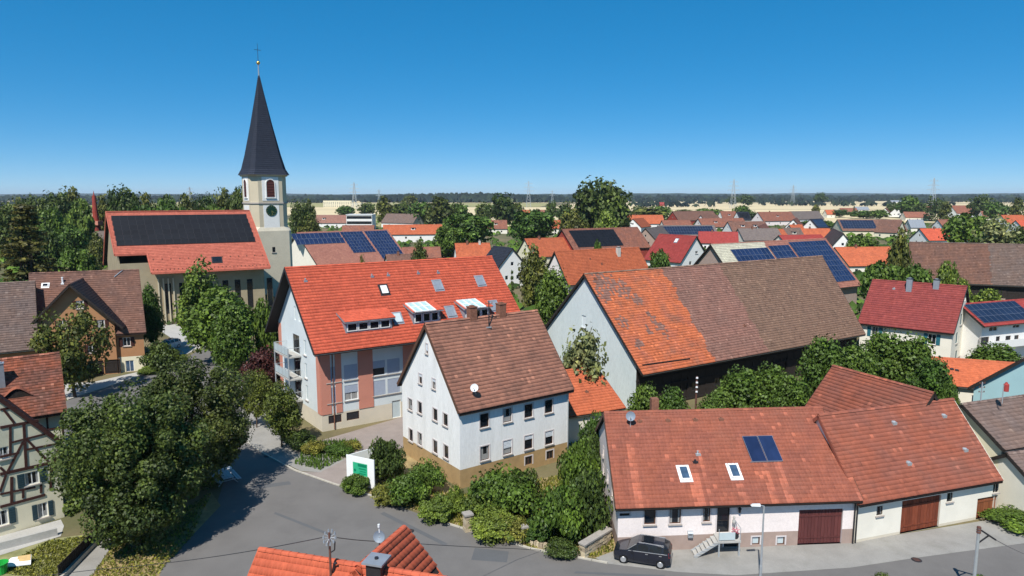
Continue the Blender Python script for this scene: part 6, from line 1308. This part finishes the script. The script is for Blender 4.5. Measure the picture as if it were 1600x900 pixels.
def tree_label(k, px, w, places):
    c = {'midA': 'dark green', 'midB': 'mid green', 'midC': 'olive green', 'midL': 'light green', 'farA': 'dark green', 'farB': 'mid green', 'farC': 'olive green', 'spruceB': 'dark pointed'}[k]
    pl = next(p for x, p in places if px < x); sz = 'small' if w < 26 else 'broad' if w > 42 else 'rounded'
    for s_ in (sz, 'bushy', 'leafy', 'full-crowned', 'low-crowned'):
        l = s_ + ' ' + c + ' tree ' + pl
        if l not in USED: USED.add(l); return l
    return l
for i, (px_, t_, D_, w_, k_) in enumerate(((8, 318, 260, 60, 'midA'), (30, 312, 300, 50, 'midC'), (58, 306, 290, 55, 'midA'), (88, 299, 300, 52, 'midA'), (112, 296, 310, 45, 'midC'), (122, 314, 270, 46, 'midL'), (160, 308, 300, 38, 'midC'), (193, 291, 290, 55, 'midA'), (226, 305, 300, 42, 'midC'), (256, 304, 310, 40, 'midB'), (290, 306, 300, 45, 'midC'), (322, 304, 290, 42, 'midA'), (350, 298, 300, 42, 'midC'), (374, 289, 280, 40, 'midA'), (75, 322, 250, 45, 'midB'), (270, 317, 260, 60, 'midB'), (225, 318, 262, 60, 'midB'), (330, 318, 260, 50, 'midB'), (468, 314, 330, 34, 'midA'), (482, 313, 420, 24, 'midC'))):
    tpx(k_, px_, t_, D_, w_, tree_label(k_, px_, w_, WOODL), 'wood_tree', 'trees of the wood behind the church')
tpx('midB', 120, 385, 165, 55, 'round green garden tree left of the church gable', 'garden_tree'); tpx('midA', 72, 358, 170, 50, 'dark green tree right beside the big spruce', 'garden_tree'); tpx('midB', 105, 352, 240, 50, 'green tree before the dark blue modern building', 'garden_tree'); tpx('midC', 150, 365, 230, 30, 'olive tree at the grey roof left of the church', 'garden_tree')
tpx('midA', 942, 279, 340, 88, 'big round dark tree towering over the village roofs', 'big_tree'); tpx('midA', 925, 305, 345, 60, 'dark shoulder tree left below the big round tree', 'big_tree'); tpx('midA', 968, 312, 345, 40, 'dark shoulder tree right below the big round tree', 'big_tree')
tpx('midB', 832, 327, 340, 74, 'round mid green tree above the cream gabled house', 'round_tree'); tpx('midB', 727, 333, 300, 92, 'broad mid green tree behind the two-chimney roof', 'round_tree'); tpx('midB', 700, 352, 280, 50, 'low mid green tree at the left foot of the broad tree', 'round_tree')
tpx('midL', 948, 330, 315, 40, 'light green tree below the big round tree', 'round_tree'); tpx('midC', 895, 328, 325, 50, 'grey-green tree left of the light green tree', 'round_tree')
for px_, t_, D_, w_, k_ in ((600, 308, 480, 30, 'farC'), (625, 318, 500, 40, 'farA'), (660, 316, 450, 45, 'farB'), (688, 309, 430, 52, 'farC'), (715, 318, 440, 40, 'farB'), (755, 318, 470, 30, 'farA'), (785, 306, 420, 48, 'farA'), (808, 318, 460, 30, 'farC'), (862, 316, 520, 22, 'farA'), (885, 318, 420, 30, 'farA'), (1012, 325, 380, 60, 'farC'), (1030, 322, 420, 40, 'farB'), (1070, 328, 480, 50, 'farC'), (1100, 326, 470, 40, 'farB'), (1118, 327, 440, 30, 'farB'), (1160, 322, 420, 32, 'farB'), (1175, 331, 400, 24, 'farA'), (1282, 302, 1100, 20, 'farA'), (1275, 320, 520, 14, 'farC'), (1312, 328, 500, 34, 'farA'), (1335, 321, 520, 8, 'spruceB'), (1350, 329, 480, 44, 'farB'), (1375, 328, 470, 30, 'farB'), (1420, 307, 500, 36, 'farB'), (1437, 318, 470, 26, 'farA'), (1455, 303, 430, 20, 'spruceB'), (1468, 312, 440, 24, 'farA'), (1478, 316, 400, 22, 'farC'), (1536, 307, 470, 36, 'farA'), (1556, 316, 440, 34, 'farB'), (1592, 310, 430, 24, 'farC'), (1290, 345, 330, 30, 'farB'), (1262, 345, 340, 22, 'farB'), (1165, 305, 1000, 26, 'farA'), (1145, 307, 1150, 20, 'farA'), (1000, 323, 420, 30, 'farA'), (540, 322, 620, 30, 'farB'), (575, 318, 650, 30, 'farA'), (640, 306, 900, 30, 'farC'), (1570, 322, 600, 30, 'farB'), (1395, 318, 560, 20, 'farA')):
    D_ *= 1.6 if px_ > 990 else 1.25
    tpx(k_, px_, t_, D_, w_, tree_label(k_, px_, w_, VILL), 'village_tree', 'trees between the far houses')
tpx('midC', 482, 337, 330, 42, 'olive tree in front of the rust-roofed school', 'garden_tree'); tpx('midC', 655, 378, 185, 30, 'small olive tree behind the orange-red apartment roof', 'garden_tree'); tpx('midC', 565, 402, 150, 14, 'tiny green treetop behind the apartment ridge', 'garden_tree')
tpx('midC', 834, 386, 150, 52, 'olive garden tree left of the pinkish white gable', 'garden_tree'); tpx('near', 866, 426, 112, 72, 'dense dark green tree behind the big barn gable', 'garden_tree'); tpx('spruceB', 800, 415, 130, 14, 'narrow green cypress beside the white dark-roofed gable', 'garden_tree')
tpx('midB', 1030, 389, 165, 36, 'small bushy tree between orange and rose-red roofs', 'garden_tree'); tpx('midB', 935, 374, 190, 16, 'small round tree in front of the black solar field', 'garden_tree')
tpx('silver', 915, 516, 76, 82, 'silvery green tree standing against the pale blue barn gable', 'barn_tree'); tpx('silver', 892, 540, 77, 40, 'smaller silvery shrub tree left at the barn gable', 'barn_tree')
for i, (px_, t_, D_, w_, k_, l_) in enumerate(((1010, 606, 66, 70, 'near', 'low green bush behind the farmhouse ridge under the barn corner'), (1050, 610, 67, 60, 'near', 'low green bush left of the brown wooden pole'), (1110, 622, 66, 60, 'near', 'flat green bush right of the brown wooden pole'), (1160, 580, 72, 90, 'near', 'leafy green tree in front of the dark barn wall'), (1205, 575, 73, 80, 'near', 'bright leafy tree in the middle of the barn hedge'), (1240, 590, 70, 70, 'near', 'leafy bush tree left of the rear wing roof'), (1290, 532, 78, 80, 'near', 'dark green tree at the right barn eave'), (1335, 545, 75, 90, 'near', 'deep green tree above the rear wing roof'), (1385, 524, 82, 95, 'near', 'large dark green tree in front of the cream red-roofed house'), (1430, 530, 80, 90, 'near', 'dark green tree below the teal shutters'), (1460, 565, 74, 70, 'near', 'green tree at the right foot of the rear wing'), (1485, 600, 68, 40, 'near', 'small green bush tree by the mottled orange roof'))):
    tpx(k_, px_, t_, D_, w_, l_, 'hedge_tree')
tpx('midC', 1408, 362, 150, 42, 'slim upright green tree left of the long dark barn roof', 'garden_tree'); tpx('midB', 1385, 408, 135, 70, 'broad green tree above the red roof', 'garden_tree'); tpx('midB', 1428, 412, 133, 60, 'green tree at the back of the red roof chimneys', 'garden_tree'); tpx('midL', 1485, 412, 130, 45, 'pale green tree before the long dark barn roof', 'garden_tree'); tpx('midL', 1545, 455, 118, 70, 'light yellow-green shrubbery behind the solar panel house', 'garden_tree'); tpx('midL', 1505, 440, 125, 40, 'yellow-green bush at the right end of the red ridge', 'garden_tree')
tpx('midB', 1350, 366, 240, 50, 'round green bush tree beside the white narrow gable', 'garden_tree'); tpx('midB', 1520, 333, 270, 78, 'broad green tree right of the orange-red little gable', 'round_tree'); tpx('silver', 1560, 340, 250, 66, 'silvery light tree near the right edge', 'round_tree'); tpx('midA', 1598, 352, 260, 40, 'dark green tree cut by the right edge', 'round_tree')
tpx('near', 1555, 540, 90, 90, 'trimmed dark green hedge in front of the white balcony house', 'hedge', cat='hedge')
# garden of the white house
for px_, py_, rx, ht, k_, l_ in ((555, 770, 1.35, 1.75, 'topiaryd', 'clipped round green bush in front of the white sign'), (605, 752, 1.7, 4.2, 'bushd', 'tall dark reddish-green shrub at the left corner of the white house'), (608, 786, 1.7, 1.7, 'bushy', 'olive low shrub at the road left of the clipped ball'), (640, 786, 1.9, 2.7, 'bush', 'wild green shrub below the left wall of the white house'), (665, 768, 1.6, 3.0, 'bush', 'upright green shrub against the ochre plinth'), (684, 812, 1.55, 2.0, 'topiary', 'clipped round light green ball bush near the left gate pillar'), (712, 800, .8, 2.4, 'bushl', 'narrow bright shrub beside the ochre wall corner'), (785, 800, 2.8, 3.9, 'bush', 'large green bush in front of the ochre garden wall side'), (755, 815, 1.8, 2.4, 'bushl', 'bright green bush at the left pillar'), (815, 790, 1.6, 3.3, 'bushd', 'dark shrub under the right windows of the white house'), (775, 838, 2.0, 2.0, 'topiary', 'broad clipped olive hedge between the two pillars'), (800, 842, 1.4, 1.8, 'bushy', 'olive hedge bush left of the slim pillar'), (838, 843, 1.35, 1.6, 'topiaryd', 'round clipped bush right of the slim pillar'), (880, 845, 2.1, 4.6, 'bush', 'high leafy bush left of the rubble wall'), (915, 835, 1.8, 5.4, 'bushd', 'tall dark bush against the white farmhouse gable'), (905, 790, 1.8, 6.0, 'bush', 'tall ivy-like shrub between white house and farmhouse'), (925, 760, 1.6, 5.2, 'bushd', 'dark climbing shrub in the gap right of the white house'), (930, 735, 1.7, 5.8, 'bush', 'dense green shrub in the gap below the orange outbuilding'), (878, 868, 1.2, 1.2, 'bushd', 'low bush spilling over the stone edging'), (860, 812, 1.1, 1.5, 'bushy', 'dry brownish shrub by the plinth window'), (890, 768, 1.0, 3.2, 'bushl', 'yellow-green climber on the right corner of the white house')):
    tg(k_, px_, py_, rx, ht, l_, 'bush', None, 'bush')
for px_, py_, rx, ht, k_, l_ in ((470, 700, 1.6, 2.0, 'bushd', 'dark bush at the corner of the apartment house'), (492, 708, 1.3, 1.3, 'bushy', 'olive bush under the salmon corner strip'), (530, 708, 1.5, 1.1, 'bush', 'low green bush along the cream plinth'), (548, 702, 1.2, .9, 'bushy', 'flat dry bush at the driveway edge'), (455, 690, 1.0, 1.4, 'bushd', 'small dark bush behind the right street tree'), (232, 584, 1.6, 1.2, 'bushl', 'bright low bush at the corner of the orange house'), (100, 597, 2.2, 2.0, 'bushd', 'dark bush below the orange gable'), (125, 590, 2.2, 1.8, 'bush', 'green bush along the garage doors'), (1592, 822, 2.4, 1.0, 'bush', 'green flower bed bush at the right edge'), (1566, 812, .9, .7, 'bush', 'tiny bush at the corner of the cream house'), (600, 712, 1.0, 1.6, 'bushl', 'ivy clump on the pale garden wall'), (280, 565, 1.3, 1.2, 'bushl', 'light bush at the street mouth')):
    tg(k_, px_, py_, rx, ht, l_, 'bush', None, 'bush')
tree('bushd', 24.0, 41.5, .9, 1.5, 'bush', 'green bush tip at the bottom edge below the maroon gate', 'bush'); tree('bush', 31, 41.5, 1.2, 1.2, 'bush', 'green bush tip at the bottom edge below the rusty gate', 'bush')
# dry grass tufts and litter along the garden edge
def tufts(name, px, n, hmax, m_, lo=0.02):
    P = [at(*p)[:2] for p in px]; xs = [p[0] for p in P]; ys = [p[1] for p in P]; V = []; k = 0
    def inside(x, y):
        c = False
        for (x0, y0), (x1, y1) in zip(P, P[1:] + P[:1]):
            if (y0 > y) != (y1 > y) and x < (x1 - x0) * (y - y0) / (y1 - y0) + x0: c = not c
        return c
    while k < n:
        x, y = random.uniform(min(xs), max(xs)), random.uniform(min(ys), max(ys))
        if not inside(x, y): continue
        a = random.random() * 6.3; w = random.uniform(.03, .09); hh = random.uniform(.3, 1) * hmax; dx, dy = math.cos(a) * w, math.sin(a) * w; tx, ty = random.uniform(-.12, .12), random.uniform(-.12, .12)
        V += [(x - dx, y - dy, lo), (x + dx, y + dy, lo), (x + dx * .4 + tx, y + dy * .4 + ty, lo + hh), (x - dx * .4 + tx, y - dy * .4 + ty, lo + hh)]; k += 1
    return tag(link(name, np_mesh(name, V, np.arange(len(V)).reshape(-1, 4), LF[m_], rng.random(len(V) // 4))), kind='stuff')
tufts('grass', [(590, 776), (600, 755), (720, 775), (890, 740), (950, 800), (960, 860), (930, 872), (830, 856), (700, 817)], 9000, .3, 'yellow')
tufts('grass', [(-10, 895), (75, 846), (150, 836), (80, 905)], 3500, .16, 'yellow'); tufts('grass', [(184, 843), (205, 850), (330, 770), (300, 840), (225, 920), (140, 905)], 3000, .2, 'yellow')
tufts('garden_plants', [(460, 725), (480, 690), (560, 690), (550, 712), (500, 735)], 1500, .5, 'mid')

# ------------------------------------------------------------------ far woods on the plain and fills between the houses
def blobs(name, m_, spots, seed):
    r = np.random.default_rng(seed); V = []; Q = []; k = 0; R_ = []
    t = np.array([(0, 0, 1), (1, 0, 0), (0, 1, 0), (-1, 0, 0), (0, -1, 0), (.7, .7, .6), (-.7, .7, .6), (-.7, -.7, .6), (.7, -.7, .6)])
    f = [(1, 5, 0), (5, 2, 0), (2, 6, 0), (6, 3, 0), (3, 7, 0), (7, 4, 0), (4, 8, 0), (8, 1, 0)]
    for x, y, w, hh in spots:
        p = t * np.array([w, w, hh]) * r.uniform(.8, 1.2, (9, 3)); a = r.random() * 6.3; c, s = math.cos(a), math.sin(a); p = np.stack([p[:, 0] * c - p[:, 1] * s + x, p[:, 0] * s + p[:, 1] * c + y, p[:, 2]], 1)
        V.append(p); Q += [[k + i for i in q] for q in f]; R_ += [r.random()] * 8; k += 9
    return tag(link(name, np_mesh(name, np.concatenate(V), np.array(Q), LF[m_], R_)), kind='stuff')
S = []
for D0, D1, n, h0, h1 in ((2300, 3300, 1500, 9, 20), (1500, 2300, 260, 7, 15)):
    for c in range(n // 25):
        D = random.uniform(D0, D1); x = random.uniform(-.85, .85) * D
        for i in range(25): S.append((x + random.gauss(0, 70), D + random.gauss(0, 18), random.uniform(5, 12), random.uniform(h0, h1)))
for i in range(1100):
    D = random.uniform(2450, 3000); u = random.random(); x = (-560 + 800 * u) * D / 2600; S.append((x, D, random.uniform(12, 24), (16 + 15 * math.sin(math.pi * min(1, u * 1.05)) ** .6) * random.uniform(.85, 1.1)))
for i in range(1500): D = random.uniform(3200, 3900); S.append((random.uniform(-.85, .85) * D, D, random.uniform(14, 28), random.uniform(14, 30)))
blobs('distant_wood', 'far', S, 3)
S = []
for i in range(5000):
    D = random.uniform(130, 640); x = random.uniform(-.8, .8) * D
    if abs(x) < 5000: S.append((x, D, random.uniform(.8, 2.8), random.uniform(.6, 3.)))
blobs('garden_shrubbery', 'mid', S, 4)

HAZE = 0.00005
if HAZE:
    m = MB(); m.box(-13500, 13500, -250, 14000, -1.5, 110); o = m.build('haze', bpy.data.materials.new('haze_air')); hm = o.data.materials[0]; hm.use_nodes = True; t = hm.node_tree
    t.nodes.remove(t.nodes['Principled BSDF']); v = t.nodes.new('ShaderNodeVolumePrincipled'); v.inputs['Color'].default_value = (.72, .84, 1, 1); v.inputs['Density'].default_value = HAZE; v.inputs['Anisotropy'].default_value = 0.
    t.links.new(v.outputs[0], t.nodes['Material Output'].inputs['Volume']); o['kind'] = 'stuff'
